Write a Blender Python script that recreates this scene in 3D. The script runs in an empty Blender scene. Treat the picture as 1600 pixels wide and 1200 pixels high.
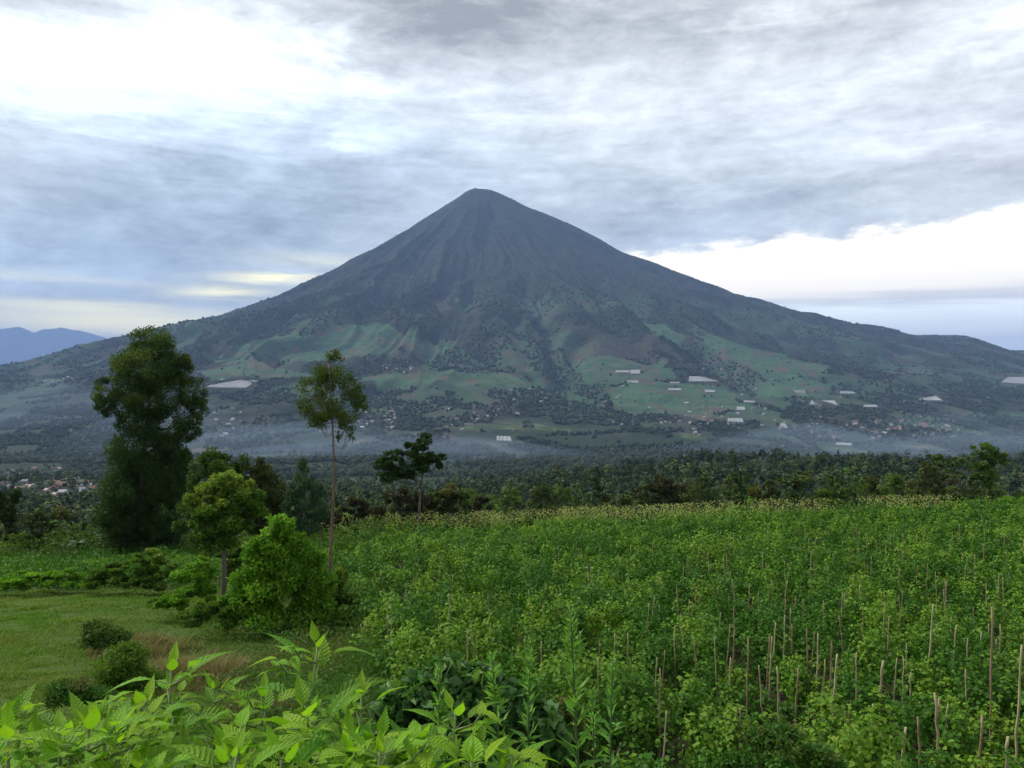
import bpy, math, random
import numpy as np
from mathutils import Vector, Matrix

random.seed(7)
R = np.random.default_rng(11)
sc = bpy.context.scene
col = sc.collection

# ------------------------------------------------------------------ camera
cam_d = bpy.data.cameras.new("camera")
cam_d.sensor_width = 36.0
cam_d.lens = 28.0
cam_d.clip_start = 0.1
cam_d.clip_end = 150000.0
cam = bpy.data.objects.new("camera", cam_d)
cam.location = (0, 0, 0)
cam.rotation_euler = (math.radians(90), 0, 0)
col.objects.link(cam)
sc.camera = cam
FPX = 1244.4          # focal length in photo pixels; level camera, horizon on row 600

# ------------------------------------------------------------------ exposure
sc.view_settings.view_transform = 'Standard'
sc.view_settings.look = 'None'
sc.view_settings.gamma = 1.0
sc.view_settings.exposure = 0.50
sc.cycles.use_denoising = True
sc.cycles.volume_bounces = 1
sc.cycles.max_bounces = 6
sc.cycles.diffuse_bounces = 3
sc.cycles.transmission_bounces = 4

# ------------------------------------------------------------------ sun
SUN_EL, SUN_AZ = math.radians(42), math.radians(-62)     # azimuth measured from +Y towards +X
sd = bpy.data.lights.new("sun", 'SUN')
sd.energy = 3.2
sd.angle = math.radians(12)
sd.color = (1.0, 0.96, 0.88)
sun = bpy.data.objects.new("sun", sd)
dirv = Vector((math.sin(SUN_AZ)*math.cos(SUN_EL), math.cos(SUN_AZ)*math.cos(SUN_EL), math.sin(SUN_EL)))
sun.rotation_euler = dirv.to_track_quat('Z', 'Y').to_euler()
sun.location = dirv*50
col.objects.link(sun)

# ------------------------------------------------------------------ world: hazy sky under a broken cloud sheet
SKY_K = 0.80
world = bpy.data.worlds.new("World")
sc.world = world
world.use_nodes = True
wn, wl = world.node_tree.nodes, world.node_tree.links
wn.clear()

class NB:
    """tiny helper that writes shader maths"""
    def __init__(s, tree): s.n, s.l = tree.nodes, tree.links
    def put(s, sock, v):
        if hasattr(v, 'is_output'): s.l.new(v, sock)
        else: sock.default_value = v
    def m(s, op, a, b=None, c=None, clamp=False):
        x = s.n.new('ShaderNodeMath'); x.operation = op; x.use_clamp = clamp
        s.put(x.inputs[0], a)
        if b is not None: s.put(x.inputs[1], b)
        if c is not None: s.put(x.inputs[2], c)
        return x.outputs[0]
    def ss(s, v, lo, hi, t0=0.0, t1=1.0):
        x = s.n.new('ShaderNodeMapRange'); x.interpolation_type = 'SMOOTHSTEP'
        s.put(x.inputs['Value'], v); s.put(x.inputs['From Min'], lo); s.put(x.inputs['From Max'], hi)
        x.inputs['To Min'].default_value = t0; x.inputs['To Max'].default_value = t1
        return x.outputs[0]
    def comb(s, a, b, c):
        x = s.n.new('ShaderNodeCombineXYZ')
        s.put(x.inputs[0], a); s.put(x.inputs[1], b); s.put(x.inputs[2], c)
        return x.outputs[0]
    def noise(s, vec, scale, detail=4, rough=0.55, dist=0.0, color=False):
        x = s.n.new('ShaderNodeTexNoise')
        if vec is not None: s.l.new(vec, x.inputs['Vector'])
        x.inputs['Scale'].default_value = scale; x.inputs['Detail'].default_value = detail
        x.inputs['Roughness'].default_value = rough; x.inputs['Distortion'].default_value = dist
        return x.outputs['Color' if color else 'Fac']
    def mix(s, f, a, b):
        x = s.n.new('ShaderNodeMix'); x.data_type = 'RGBA'
        s.put(x.inputs[0], f)
        for k, v in ((6, a), (7, b)):
            if hasattr(v, 'is_output'): s.l.new(v, x.inputs[k])
            else: x.inputs[k].default_value = tuple(v) + ((1,) if len(v) == 3 else ())
        return x.outputs[2]

W = NB(world.node_tree)
geo = wn.new('ShaderNodeTexCoord')
sep = wn.new('ShaderNodeSeparateXYZ')
wl.new(geo.outputs['Generated'], sep.inputs[0])
dx_, dy_, dz_ = sep.outputs
AZ = W.m('MULTIPLY', W.m('ARCTAN2', dx_, dy_), 57.2958)          # degrees, 0 straight ahead
EL = W.m('MULTIPLY', W.m('ARCSINE', dz_), 57.2958)
def azel(px, py):
    a = math.atan((px-800)/FPX)
    e = math.atan((600-py)/FPX*math.cos(a))
    return math.degrees(a), math.degrees(e)
PXD = 0.046    # degrees of sky in one photo pixel near the middle
# wandering of the cloud edges
# cloud-sheet coordinates: a horizontal layer seen in perspective
zc = W.m('ADD', W.m('MAXIMUM', dz_, 0.0), 0.07)
plane = W.comb(W.m('DIVIDE', dx_, zc), W.m('DIVIDE', dy_, zc), 0.0)
sheet1 = W.noise(plane, 1.3, 7, 0.58, 0.6)
sheet2 = W.noise(plane, 4.2, 6, 0.6, 0.3)
sph = W.comb(W.m('MULTIPLY', AZ, 0.045), W.m('MULTIPLY', EL, 0.13), 3.0)
puff = W.noise(sph, 2.2, 8, 0.6, 0.5)
streak = W.noise(W.comb(W.m('ADD', W.m('MULTIPLY', AZ, 0.035), W.m('MULTIPLY', EL, 0.03)), W.m('MULTIPLY', EL, 0.42), 7.0), 2.0, 7, 0.62, 0.7)
wob = W.m('SUBTRACT', puff, 0.5)
wob2 = W.m('SUBTRACT', streak, 0.5)
azw = W.m('ADD', AZ, W.m('MULTIPLY', wob, 22.0))
elw = W.m('ADD', EL, W.m('ADD', W.m('MULTIPLY', wob2, 3.0), W.m('MULTIPLY', wob, 5.0)))
def blob(px, py, sx, sy, tilt=0.0, az=None, el=None):
    a0, e0 = azel(px, py)
    az = azw if az is None else az; el = elw if el is None else el
    da = W.m('SUBTRACT', az, a0); de = W.m('SUBTRACT', el, e0)
    if tilt: de = W.m('SUBTRACT', de, W.m('MULTIPLY', da, tilt))
    q = W.m('ADD', W.m('POWER', W.m('ABSOLUTE', W.m('DIVIDE', da, sx*PXD)), 2.0), W.m('POWER', W.m('ABSOLUTE', W.m('DIVIDE', de, sy*PXD)), 2.0))
    return W.m('EXPONENT', W.m('MULTIPLY', q, -1.0))
def addup(terms):
    t = None
    for b, k in terms:
        v = W.m('MULTIPLY', b, k)
        t = v if t is None else W.m('ADD', t, v)
    return t
# darkness of the cloud sheet (positive = thicker, darker)
thick = addup([
    (blob(1000, 30, 420, 70), 0.30), (blob(620, 45, 180, 45), 0.48), (blob(90, 10, 230, 38), 0.46),
    (blob(400, 260, 260, 90, 0.05), 0.18), (blob(160, 330, 300, 80), 0.15), (blob(560, 330, 260, 70), 0.10),
    (blob(1080, 340, 240, 40), 0.15), (blob(1400, 300, 300, 40, 0.15), 0.08), (blob(960, 270, 300, 60), 0.05),
    (blob(300, 410, 300, 60), 0.10), (blob(1540, 100, 60, 40), 0.1)])
light = addup([
    (blob(150, 105, 300, 80, 0.05), 0.50), (blob(560, 130, 150, 30, -0.1), 0.16), (blob(330, 50, 160, 45), 0.22),
    (blob(580, 205, 75, 22), 0.20), (blob(900, 150, 140, 26), 0.10), (blob(1300, 190, 320, 90), 0.07),
    (blob(780, 100, 160, 22), 0.06), (blob(1250, 10, 120, 18), 0.2), (blob(1590, 50, 60, 50), 0.15)])
WE = W.m('ADD', EL, W.m('MULTIPLY', wob2, 1.6))
def wb(*a): return blob(*a, 0.0, AZ, WE)
warm = addup([(wb(210, 506, 210, 20), 1.1), (wb(345, 456, 70, 9), 0.8), (wb(425, 435, 80, 7), 0.8), (wb(110, 478, 150, 7), 0.4), (wb(500, 408, 100, 12), 0.3), (wb(60, 430, 180, 6), 0.25)])
# bright clear strip low on the right, with a ragged upper edge that climbs to the right
a_l, e_l = azel(1000, 388); a_r, e_r = azel(1600, 318)
slope = (e_r-e_l)/(a_r-a_l)
edge_n = W.noise(W.comb(W.m('MULTIPLY', AZ, 0.12), W.m('MULTIPLY', EL, 0.3), 1.0), 2.0, 6, 0.6)
top_e = W.m('ADD', W.m('ADD', W.m('MULTIPLY', W.m('SUBTRACT', AZ, a_l), slope), e_l), W.m('MULTIPLY', W.m('SUBTRACT', edge_n, 0.5), 3.6))
under = W.ss(W.m('SUBTRACT', top_e, EL), -0.15, 0.75)
bot_e = W.m('ADD', azel(1400, 468)[1], W.m('MULTIPLY', wob2, 1.6))
over = W.ss(W.m('SUBTRACT', EL, bot_e), -0.5, 0.9)
side = W.ss(AZ, azel(930, 400)[0], azel(1010, 400)[0])
strip = W.m('MULTIPLY', W.m('MULTIPLY', under, over), side)
# low pale-blue sky under the strip
low = W.m('MULTIPLY', W.ss(W.m('SUBTRACT', bot_e, EL), -0.3, 0.6), side)
# blueness of the cloud sheet
blue = addup([(blob(380, 280, 420, 150), 0.75), (blob(80, 420, 330, 90), 0.6), (blob(1100, 370, 260, 60), 0.45), (blob(1000, 250, 500, 80), 0.2)])
fluff = W.noise(W.comb(W.m('MULTIPLY', AZ, 0.11), W.m('MULTIPLY', EL, 0.26), 11.0), 1.6, 9, 0.62, 0.35)
fine = W.noise(W.comb(W.m('MULTIPLY', AZ, 0.30), W.m('MULTIPLY', EL, 0.85), 21.0), 1.5, 8, 0.65, 0.5)
tex = addup([(wob2, 0.22), (W.m('SUBTRACT', sheet1, 0.5), 0.06), (W.m('SUBTRACT', sheet2, 0.5), 0.05), (wob, 0.20), (W.m('SUBTRACT', fluff, 0.5), 0.48), (W.m('SUBTRACT', fine, 0.5), 0.30)])
lum = W.m('ADD', W.m('SUBTRACT', W.m('ADD', 0.965, W.m('MULTIPLY', light, 0.86)), W.m('MULTIPLY', thick, 0.52)), tex)
lum = W.m('MAXIMUM', W.m('MINIMUM', lum, 1.18), 0.66)
grey = W.mix(W.m('MINIMUM', W.m('MAXIMUM', blue, 0.0), 1.0), (0.965, 0.985, 0.992), (0.865, 0.96, 1.045))
cl = wn.new('ShaderNodeVectorMath'); cl.operation = 'SCALE'
wl.new(grey, cl.inputs[0]); wl.new(lum, cl.inputs['Scale'])
skyc = W.mix(W.m('MINIMUM', warm, 1.0), cl.outputs[0], (1.50, 1.42, 1.02))
skyc = W.mix(strip, skyc, (1.36, 1.30, 1.18))
lowt = W.m('ADD', 1.22, W.m('MULTIPLY', wob2, 0.25))
lowc = wn.new('ShaderNodeVectorMath'); lowc.operation = 'SCALE'
lowc.inputs[0].default_value = (1.12, 1.14, 1.10); wl.new(lowt, lowc.inputs['Scale'])
skyc = W.mix(low, skyc, lowc.outputs[0])
# display value -> light
gam = wn.new('ShaderNodeGamma'); gam.inputs[1].default_value = 2.2
wl.new(skyc, gam.inputs[0])
WS = 0.1
cls = wn.new('ShaderNodeVectorMath'); cls.operation = 'SCALE'
wl.new(gam.outputs[0], cls.inputs[0]); cls.inputs['Scale'].default_value = SKY_K/WS
nish = wn.new('ShaderNodeTexSky'); nish.sky_type = 'NISHITA'; nish.sun_disc = False
nish.sun_elevation = SUN_EL; nish.sun_rotation = SUN_AZ
fin = W.mix(0.94, nish.outputs[0], cls.outputs[0])
bg = wn.new('ShaderNodeBackground'); wl.new(fin, bg.inputs[0]); bg.inputs[1].default_value = WS
wo = wn.new('ShaderNodeOutputWorld'); wl.new(bg.outputs[0], wo.inputs[0])

# ------------------------------------------------------------------ noise for geometry
def _hash(ix, iy, seed):
    n = (ix*374761393 + iy*668265263 + seed*974634777) & 0xffffffff
    n = ((n ^ (n >> 13))*1274126177) & 0xffffffff
    n = n ^ (n >> 16)
    return (n & 0xffffff)/float(0xffffff)
def vnoise(x, y, seed=0):
    x = np.asarray(x, float); y = np.asarray(y, float)
    fx, fy = np.floor(x), np.floor(y)
    ix, iy = fx.astype(np.int64), fy.astype(np.int64)
    u, v = x-fx, y-fy
    u = u*u*u*(u*(u*6-15)+10); v = v*v*v*(v*(v*6-15)+10)
    a = _hash(ix, iy, seed); b = _hash(ix+1, iy, seed); c = _hash(ix, iy+1, seed); d = _hash(ix+1, iy+1, seed)
    return (a+(b-a)*u)*(1-v)+(c+(d-c)*u)*v
def fbm(x, y, seed=0, o=4, g=0.5):
    s = 0; a = 1; t = 0
    for i in range(o):
        s = s+a*vnoise(x*2**i+i*17.3, y*2**i-i*9.1, seed+i); t += a; a *= g
    return s/t
def sstep(v, lo, hi):
    t = np.clip((np.asarray(v, float)-lo)/(hi-lo), 0, 1)
    return t*t*(3-2*t)

# ------------------------------------------------------------------ lie of the land (metres, eye at 0,0,0)
CX, CY = -309.0, 7000.0
K = 5.625
def prof(pts, end):
    r = np.array([p[0] for p in pts], float); h = np.array([p[1] for p in pts], float)
    t = np.arange(0, 14000, 25.0)
    v = np.interp(t, r, h)
    k = np.exp(-0.5*(np.arange(-6, 7)/1.1)**2); k /= k.sum()
    s = np.convolve(np.pad(v, 6, mode='edge'), k, mode='valid')
    s[:5] = v[:5]
    return t, s
sky_l = [(0, 295), (20, 302), (45, 318), (95, 350), (145, 380), (195, 405), (245, 430), (305, 460), (365, 480), (425, 500), (455, 512), (525, 522), (585, 535), (645, 548), (695, 558), (745, 569)]
sky_r = [(0, 295), (25, 297), (55, 311), (80, 324), (105, 333), (155, 354), (200, 378), (230, 396), (270, 407), (305, 422), (345, 437), (385, 452), (455, 473), (555, 498), (655, 516), (755, 531), (855, 546), (960, 559)]
PL = prof([(a*K, (600-b)*K) for a, b in sky_l]+[(6000, -60), (8000, -230), (14000, -300)], 0)
PR = prof([(a*K, (600-b)*K) for a, b in sky_r]+[(6200, 190), (8000, 20), (10000, -150), (14000, -300)], 0)
PF = prof([(0, 1716), (120, 1690), (300, 1570), (600, 1370), (1000, 1110), (1500, 830), (2000, 610), (2500, 440), (3000, 255), (3500, 95), (4000, -20), (4500, -100), (5000, -165), (5500, -205), (6000, -300), (7000, -700), (14000, -900)], 0)
VY = [-60, 0, 2.2, 3.2, 5.0, 8.5, 64, 75, 120, 200, 300, 600, 1200, 2500, 60000]
VZ = [-1.0, -1.75, -2.1, -2.6, -4.2, -5.35, -11.7, -14.6, -22.5, -37, -52, -88, -140, -200, -230]
LINES = []     # (world polyline, depth, width) gullies (+) and spurs (-)
def mountain_h(x, y):
    dx, dy = x-CX, y-CY
    r = np.sqrt(dx*dx+dy*dy)+1e-6
    c, s = dx/r, dy/r
    wl_, wr_ = np.maximum(-c, 0)**5.0, np.maximum(c, 0)**6
    wf_ = 1-wl_-wr_
    h = wl_*np.interp(r, *PL)+wr_*np.interp(r, *PR)+wf_*np.interp(r, *PF)
    th = np.arctan2(dy, dx)
    warp = (fbm(x/900, y/900, 5, 3)-0.5)*1.6
    a = 0
    for k, amp, sd_ in ((8, 1.0, 21), (19, 0.6, 22), (43, 0.32, 23)):
        n = vnoise(th*k+warp*k*0.16+(fbm(x/300, y/300, 6, 2)-0.5)*0.9, r/1100+sd_, sd_)
        a = a+amp*(1-np.abs(2*n-1)*1.9)
    A = np.interp(r, [0, 200, 900, 2000, 3200, 4600, 6500], [0, 5, 26, 70, 62, 16, 3])
    A = A*(0.15+0.85*sstep(-s, -0.05, 0.6))
    h = h+A*(a*0.75-0.35)
    h = h+(fbm(x/420, y/420, 31, 5)-0.5)*np.interp(r, [0, 300, 1500, 4500], [4, 18, 46, 34])*(1-0.8*sstep(np.abs(c), 0.4, 0.8))
    g = np.exp(-(((x-(CX-2729))/110)**2+((y-CY)/300)**2))
    return h+20*g
def zt(x, y, carve=True):
    x = np.asarray(x, float); y = np.asarray(y, float)
    V = np.interp(y, VY, VZ)
    V = V+0.038*x*sstep(y, 5, 60)*(1-sstep(y, 75, 200))
    V = V+27*np.exp(-((y-680)/230)**2)*sstep(x, -60, 190)+7*np.exp(-((y-420)/120)**2)*sstep(x, -100, 60)
    rough = np.interp(y, [0, 10, 60, 120, 600, 2500], [0.05, 0.16, 0.3, 2.0, 9, 16])
    wav = np.interp(y, [0, 60, 600, 2500], [6, 14, 130, 400])
    V = V+(fbm(x/14, y/14, 3, 3)-0.5)*2*np.minimum(rough, 0.35)+(fbm(x/160, y/160, 4, 4)-0.5)*2*np.maximum(rough-0.35, 0)
    M = mountain_h(x, y)
    if carve and LINES:
        near = (y > 2000)
        cv = np.zeros_like(M)
        for P, dep, wid in LINES:
            best = np.full(M.shape, 1e9)
            for (x0, y0), (x1, y1) in zip(P[:-1], P[1:]):
                L2 = (x1-x0)**2+(y1-y0)**2+1e-9
                t = np.clip(((x-x0)*(x1-x0)+(y-y0)*(y1-y0))/L2, 0, 1)
                best = np.minimum(best, (x-x0-t*(x1-x0))**2+(y-y0-t*(y1-y0))**2)
            cv = cv+1.35*dep*np.exp(-best/(wid*wid))
        M = M-cv*near
    k = 26*sstep(y, 900, 2600)
    return 0.5*(V+M+np.sqrt((V-M)**2+k*k+1e-9))
# settle the two shoulder profiles so that the real skyline follows the traced one
_yy = np.arange(3600, 9200, 20.0)
_P0 = {-1: PL[1].copy(), 1: PR[1].copy()}
for _ in range(22):
    for side, pts, P in ((-1, sky_l, PL), (1, sky_r, PR)):
        off = np.arange(8, 950 if side > 0 else 800, 9.0); want = np.interp(off, [p[0] for p in pts], [p[1] for p in pts])
        got = np.array([600-FPX*np.max(mountain_h((745+side*o_-800)/FPX*_yy, _yy)/_yy) for o_ in off])
        e_ = np.convolve(np.pad(got-want, 2, mode='edge'), np.array([.1, .2, .4, .2, .1]), mode='valid')
        D = P[1]-_P0[side]+np.interp(P[0], off*K, e_*K*0.6, left=0)
        D = np.clip(D, -330 if side < 0 else -260, 20); D = np.convolve(np.pad(D, 4, mode='edge'), np.ones(9)/9, mode='valid')
        P[1][:] = _P0[side]+D
_steps = np.concatenate([np.geomspace(2.5, 2200, 1500), np.linspace(2205, 7400, 1500)])
def hit(px, py, lift=0.0, carve=True, lo=2.5):
    """the point of the land that lies along a direction"""
    st = _steps[_steps >= lo]
    xs = (px-800)/FPX*st; zr = (600-py)/FPX*st
    g = zt(xs, st, carve)+lift
    i = np.argmax(g >= zr) if np.any(g >= zr) else len(st)-1
    if i > 0:
        d0, d1 = g[i-1]-zr[i-1], g[i]-zr[i]
        t = float(np.clip(-d0/(d1-d0+1e-12), 0, 1)); d = st[i-1]+(st[i]-st[i-1])*t
    else: d = st[0]
    return float((px-800)/FPX*d), float(d)
for pts, dep, wid in (
    ([(765, 330), (738, 420), (716, 470), (722, 520), (790, 565)], 48, 85),
    ([(815, 440), (850, 500), (868, 560), (878, 598)], 52, 75),
    ([(905, 525), (890, 565), (876, 598)], 40, 60),
    ([(930, 430), (1030, 500), (1110, 560), (1185, 606)], 60, 105),
    ([(640, 420), (600, 470), (555, 500)], 34, 80),
    ([(800, 500), (815, 550), (835, 585)], 30, 50),
    ([(1000, 440), (1120, 490), (1300, 545)], 34, 110),
    ([(480, 470), (430, 510), (350, 545)], 26, 90),
    ([(660, 505), (740, 535), (770, 560)], 30, 55),
    ([(870, 440), (960, 490), (1070, 548)], -34, 90),
    ([(770, 470), (800, 520), (820, 575)], -22, 55),
    ([(560, 490), (500, 515), (430, 545)], -26, 110),
    ([(700, 480), (660, 500), (640, 540)], -18, 70),
    ([(1080, 500), (1180, 530), (1300, 565)], -26, 100)):
    LINES.append(([hit(a, b, 0, False) for a, b in pts], dep, wid))

# ------------------------------------------------------------------ mesh helpers
def np_mesh(name, V, F, attrs=None, smooth=False):
    """V (n,3), F (m,k) with one k; attrs: dict name -> (domain, values)"""
    me = bpy.data.meshes.new(name)
    V = np.ascontiguousarray(V, dtype=np.float32); F = np.ascontiguousarray(F, dtype=np.int32)
    m, k = F.shape
    me.vertices.add(len(V)); me.vertices.foreach_set('co', V.ravel())
    me.loops.add(m*k); me.loops.foreach_set('vertex_index', F.ravel())
    me.polygons.add(m)
    me.polygons.foreach_set('loop_start', np.arange(0, m*k, k, dtype=np.int32))
    me.update(calc_edges=True)
    if attrs:
        for a, (dom, val) in attrs.items():
            at = me.attributes.new(a, 'FLOAT', dom); at.data.foreach_set('value', np.ascontiguousarray(val, dtype=np.float32))
    if smooth: me.polygons.foreach_set('use_smooth', np.ones(m, dtype=bool))
    me.update()
    return me
def ob(name, me, mat, parent=None, loc=None):
    o = bpy.data.objects.new(name, me)
    if mat is not None and not me.materials:
        for q in (mat if isinstance(mat, (list, tuple)) else [mat]): me.materials.append(q)
    col.objects.link(o)
    if parent: o.parent = parent
    if loc is not None: o.location = loc
    return o
def empty(name, loc, rz=0.0):
    o = bpy.data.objects.new(name, None); o.location = loc; o.rotation_euler = (0, 0, rz); o.empty_display_size = 0.3
    col.objects.link(o); return o
def tag(o, label, cat, group=None):
    o['label'] = label; o['category'] = cat
    if group: o['group'] = group
    return o
def stuff(o, label, cat):
    o['kind'] = 'stuff'; o['label'] = label; o['category'] = cat; return o
def dup(root, loc, rz, s, label, group):
    r = root.copy(); col.objects.link(r)
    r.location = loc; r.rotation_euler = (0, 0, rz); r.scale = s
    r['label'] = label
    if group: r['group'] = group
    for ch in list(root.children):
        c = ch.copy(); col.objects.link(c); c.parent = r
    return r
def tube(P, rad, sides=6):
    P = np.asarray(P, float); n = len(P)
    T = np.gradient(P, axis=0); T /= np.linalg.norm(T, axis=1)[:, None]+1e-9
    up = np.where(np.abs(T[:, 2:3]) > 0.9, [[1.0, 0, 0]], [[0, 0, 1.0]])
    A = np.cross(T, up); A /= np.linalg.norm(A, axis=1)[:, None]+1e-9
    B = np.cross(T, A)
    ang = np.arange(sides)*2*math.pi/sides
    rad = np.asarray(rad, float)[:, None, None]
    V = P[:, None, :]+rad*(np.cos(ang)[None, :, None]*A[:, None, :]+np.sin(ang)[None, :, None]*B[:, None, :])
    V = V.reshape(-1, 3); F = []
    for i in range(n-1):
        for j in range(sides):
            a = i*sides+j; b = i*sides+(j+1) % sides
            F.append((a, b, b+sides, a+sides))
    c = len(V); V = np.vstack([V, P[-1:]])
    for j in range(sides): F.append(((n-1)*sides+j, (n-1)*sides+(j+1) % sides, c, c))
    return V, F
def join(parts):
    """list of (V,F quads) -> one V,F; degenerate quads become thin end caps"""
    Vs, Fs, o = [], [], 0
    for V, F in parts:
        Vs.append(np.asarray(V)); Fs.append(np.asarray(F)+o); o += len(V)
    return np.vstack(Vs), np.vstack(Fs)
def tubes_mesh(name, parts):
    V, F = join(parts)
    me = bpy.data.meshes.new(name)
    me.from_pydata([tuple(v) for v in V], [], [tuple(f) if f[2] != f[3] else tuple(f[:3]) for f in F.tolist()])
    me.polygons.foreach_set('use_smooth', np.ones(len(me.polygons), dtype=bool))
    return me
def unit(v): return v/(np.linalg.norm(v, axis=-1, keepdims=True)+1e-9)
def rdir(n, g=R): return unit(g.normal(size=(n, 3)))

def leaves(C, N, L, Wd, g=R, droop=0.0, fold=0.18, along=None):
    """rhombic leaf blades folded on the midrib: centres C, facing N, length L, width Wd -> V, F(4)"""
    n = len(C)
    t = along if along is not None else unit(np.cross(N, rdir(n, g)))
    if droop: t = unit(t+np.array([0, 0, -droop]))
    b = unit(np.cross(N, t)); nn = unit(np.cross(t, b))
    L = np.asarray(L).reshape(-1, 1)*np.ones((n, 1)); Wd = np.asarray(Wd).reshape(-1, 1)*np.ones((n, 1))
    v0 = C-t*L*0.5; v2 = C+t*L*0.5-nn*L*0.12
    m = C-t*L*0.08
    v1 = m+b*Wd*0.5+nn*Wd*fold; v3 = m-b*Wd*0.5+nn*Wd*fold
    V = np.stack([v0, v1, v2, v3], 1).reshape(-1, 3)
    F = np.arange(n*4).reshape(n, 4)
    return V, F
def leaf_mesh(name, C, N, L, Wd, g=R, tone=None, **kw):
    V, F = leaves(C, N, L, Wd, g, **kw)
    n = len(C)
    a = {'rnd': ('FACE', g.random(n))}
    a['tone'] = ('FACE', tone if tone is not None else np.full(n, 0.5))
    return np_mesh(name, V, F, a)
def lobe_points(lobes, n, g, sub=9, subr=0.30, fill=0.25):
    """leaf positions in sub-clumps scattered over a set of ellipsoid lobes"""
    lob = np.array(lobes, float)
    w = (lob[:, 3]*lob[:, 4]*lob[:, 5])**(2/3); w /= w.sum()
    out, nor, cl = [], [], []
    for l, ww in zip(lob, w):
        k = max(3, int(sub*(0.6+0.8*g.random()))); m = max(3, int(n*ww))
        d = rdir(k, g); rr = (fill+(1-fill)*g.random((k, 1))**0.5)*0.86
        cc = d*rr
        idx = g.integers(0, k, m)
        sr = subr*(0.7+0.6*g.random(k))
        off = rdir(m, g)*(g.random((m, 1))**0.45)*sr[idx][:, None]
        p = cc[idx]+off
        out.append(l[:3]+p*l[3:6]); nor.append(unit(p*0.7+off*1.6+np.array([0, 0, 0.35])+rdir(m, g)*0.7)); cl.append(g.random(k)[idx])
    return np.vstack(out), np.vstack(nor), np.concatenate(cl)

# ------------------------------------------------------------------ materials
def mat(name):
    m = bpy.data.materials.new(name); m.use_nodes = True
    m.node_tree.nodes.clear(); return m, NB(m.node_tree)
def finish(m, b, shader, disp=None):
    o = b.n.new('ShaderNodeOutputMaterial'); b.l.new(shader, o.inputs[0])
    return m
def attr(b, name):
    a = b.n.new('ShaderNodeAttribute'); a.attribute_name = name; return a.outputs['Fac']
def bsdf(b, color, rough=0.6, spec=0.3, normal=None):
    p = b.n.new('ShaderNodeBsdfPrincipled')
    b.put(p.inputs['Base Color'], color if hasattr(color, 'is_output') else tuple(color)+(1,))
    b.put(p.inputs['Roughness'], rough); p.inputs['Specular IOR Level'].default_value = spec
    if normal is not None: b.l.new(normal, p.inputs['Normal'])
    return p.outputs[0]
def leaf_mat(name, c0, c1, c2, trans=0.28, rough=0.62, spec=0.12, tcol=None, scale=0.6, veins=False):
    m, b = mat(name)
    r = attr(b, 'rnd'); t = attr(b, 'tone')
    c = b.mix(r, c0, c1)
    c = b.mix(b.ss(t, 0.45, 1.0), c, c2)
    tc = b.n.new('ShaderNodeTexCoord')
    n = b.noise(tc.outputs['Object'], scale, 3)
    hs = b.n.new('ShaderNodeHueSaturation'); b.l.new(c, hs.inputs['Color'])
    b.l.new(b.m('ADD', 0.72, b.m('MULTIPLY', n, 0.56)), hs.inputs['Value'])
    b.l.new(b.m('ADD', 0.485, b.m('MULTIPLY', r, 0.03)), hs.inputs['Hue'])
    colr, nrm = hs.outputs[0], None
    if veins:
        mid, tt = attr(b, 'mid'), attr(b, 'tt')
        fr = b.m('FRACT', b.m('SUBTRACT', b.m('MULTIPLY', tt, 9.0), b.m('MULTIPLY', b.m('SUBTRACT', 1.0, mid), 1.4)))
        rib = b.m('ABSOLUTE', b.m('SUBTRACT', fr, 0.5))
        side_v = b.ss(rib, 0.40, 0.5)
        v = b.m('MAXIMUM', b.ss(mid, 0.88, 0.97), b.m('MULTIPLY', side_v, 0.45))
        colr = b.mix(b.m('MULTIPLY', v, 0.5), hs.outputs[0], (0.26, 0.42, 0.10))
        bp = b.n.new('ShaderNodeBump'); bp.inputs['Strength'].default_value = 0.8; bp.inputs['Distance'].default_value = 0.004
        b.l.new(b.m('SUBTRACT', b.ss(rib, 0.5, 0.1), b.ss(mid, 0.8, 1.0)), bp.inputs['Height']); nrm = bp.outputs[0]
    p = bsdf(b, colr, rough, spec, nrm)
    tr = b.n.new('ShaderNodeBsdfTranslucent')
    g = b.n.new('ShaderNodeVectorMath'); g.operation = 'MULTIPLY'
    b.l.new(hs.outputs[0], g.inputs[0]); g.inputs[1].default_value = (1.5, 1.7, 0.7)
    b.l.new(g.outputs[0], tr.inputs[0])
    x = b.n.new('ShaderNodeMixShader'); x.inputs[0].default_value = trans
    b.l.new(p, x.inputs[1]); b.l.new(tr.outputs[0], x.inputs[2])
    return finish(m, b, x.outputs[0])
def bark_mat(name, c0, c1, scale=6):
    m, b = mat(name)
    tc = b.n.new('ShaderNodeTexCoord')
    mp = b.n.new('ShaderNodeMapping'); mp.inputs['Scale'].default_value = (1, 1, 0.25)
    b.l.new(tc.outputs['Object'], mp.inputs[0])
    n = b.noise(mp.outputs[0], scale, 6, 0.65)
    c = b.mix(b.ss(n, 0.3, 0.7), c0, c1)
    bp = b.n.new('ShaderNodeBump'); bp.inputs['Strength'].default_value = 0.5; bp.inputs['Distance'].default_value = 0.02
    b.l.new(n, bp.inputs['Height'])
    return finish(m, b, bsdf(b, c, 0.85, 0.15, bp.outputs[0]))
def plain_mat(name, c0, c1, scale=3, rough=0.6, spec=0.3):
    m, b = mat(name)
    tc = b.n.new('ShaderNodeTexCoord')
    n = b.noise(tc.outputs['Object'], scale, 5, 0.6)
    return finish(m, b, bsdf(b, b.mix(b.ss(n, 0.3, 0.7), c0, c1), rough, spec))

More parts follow.
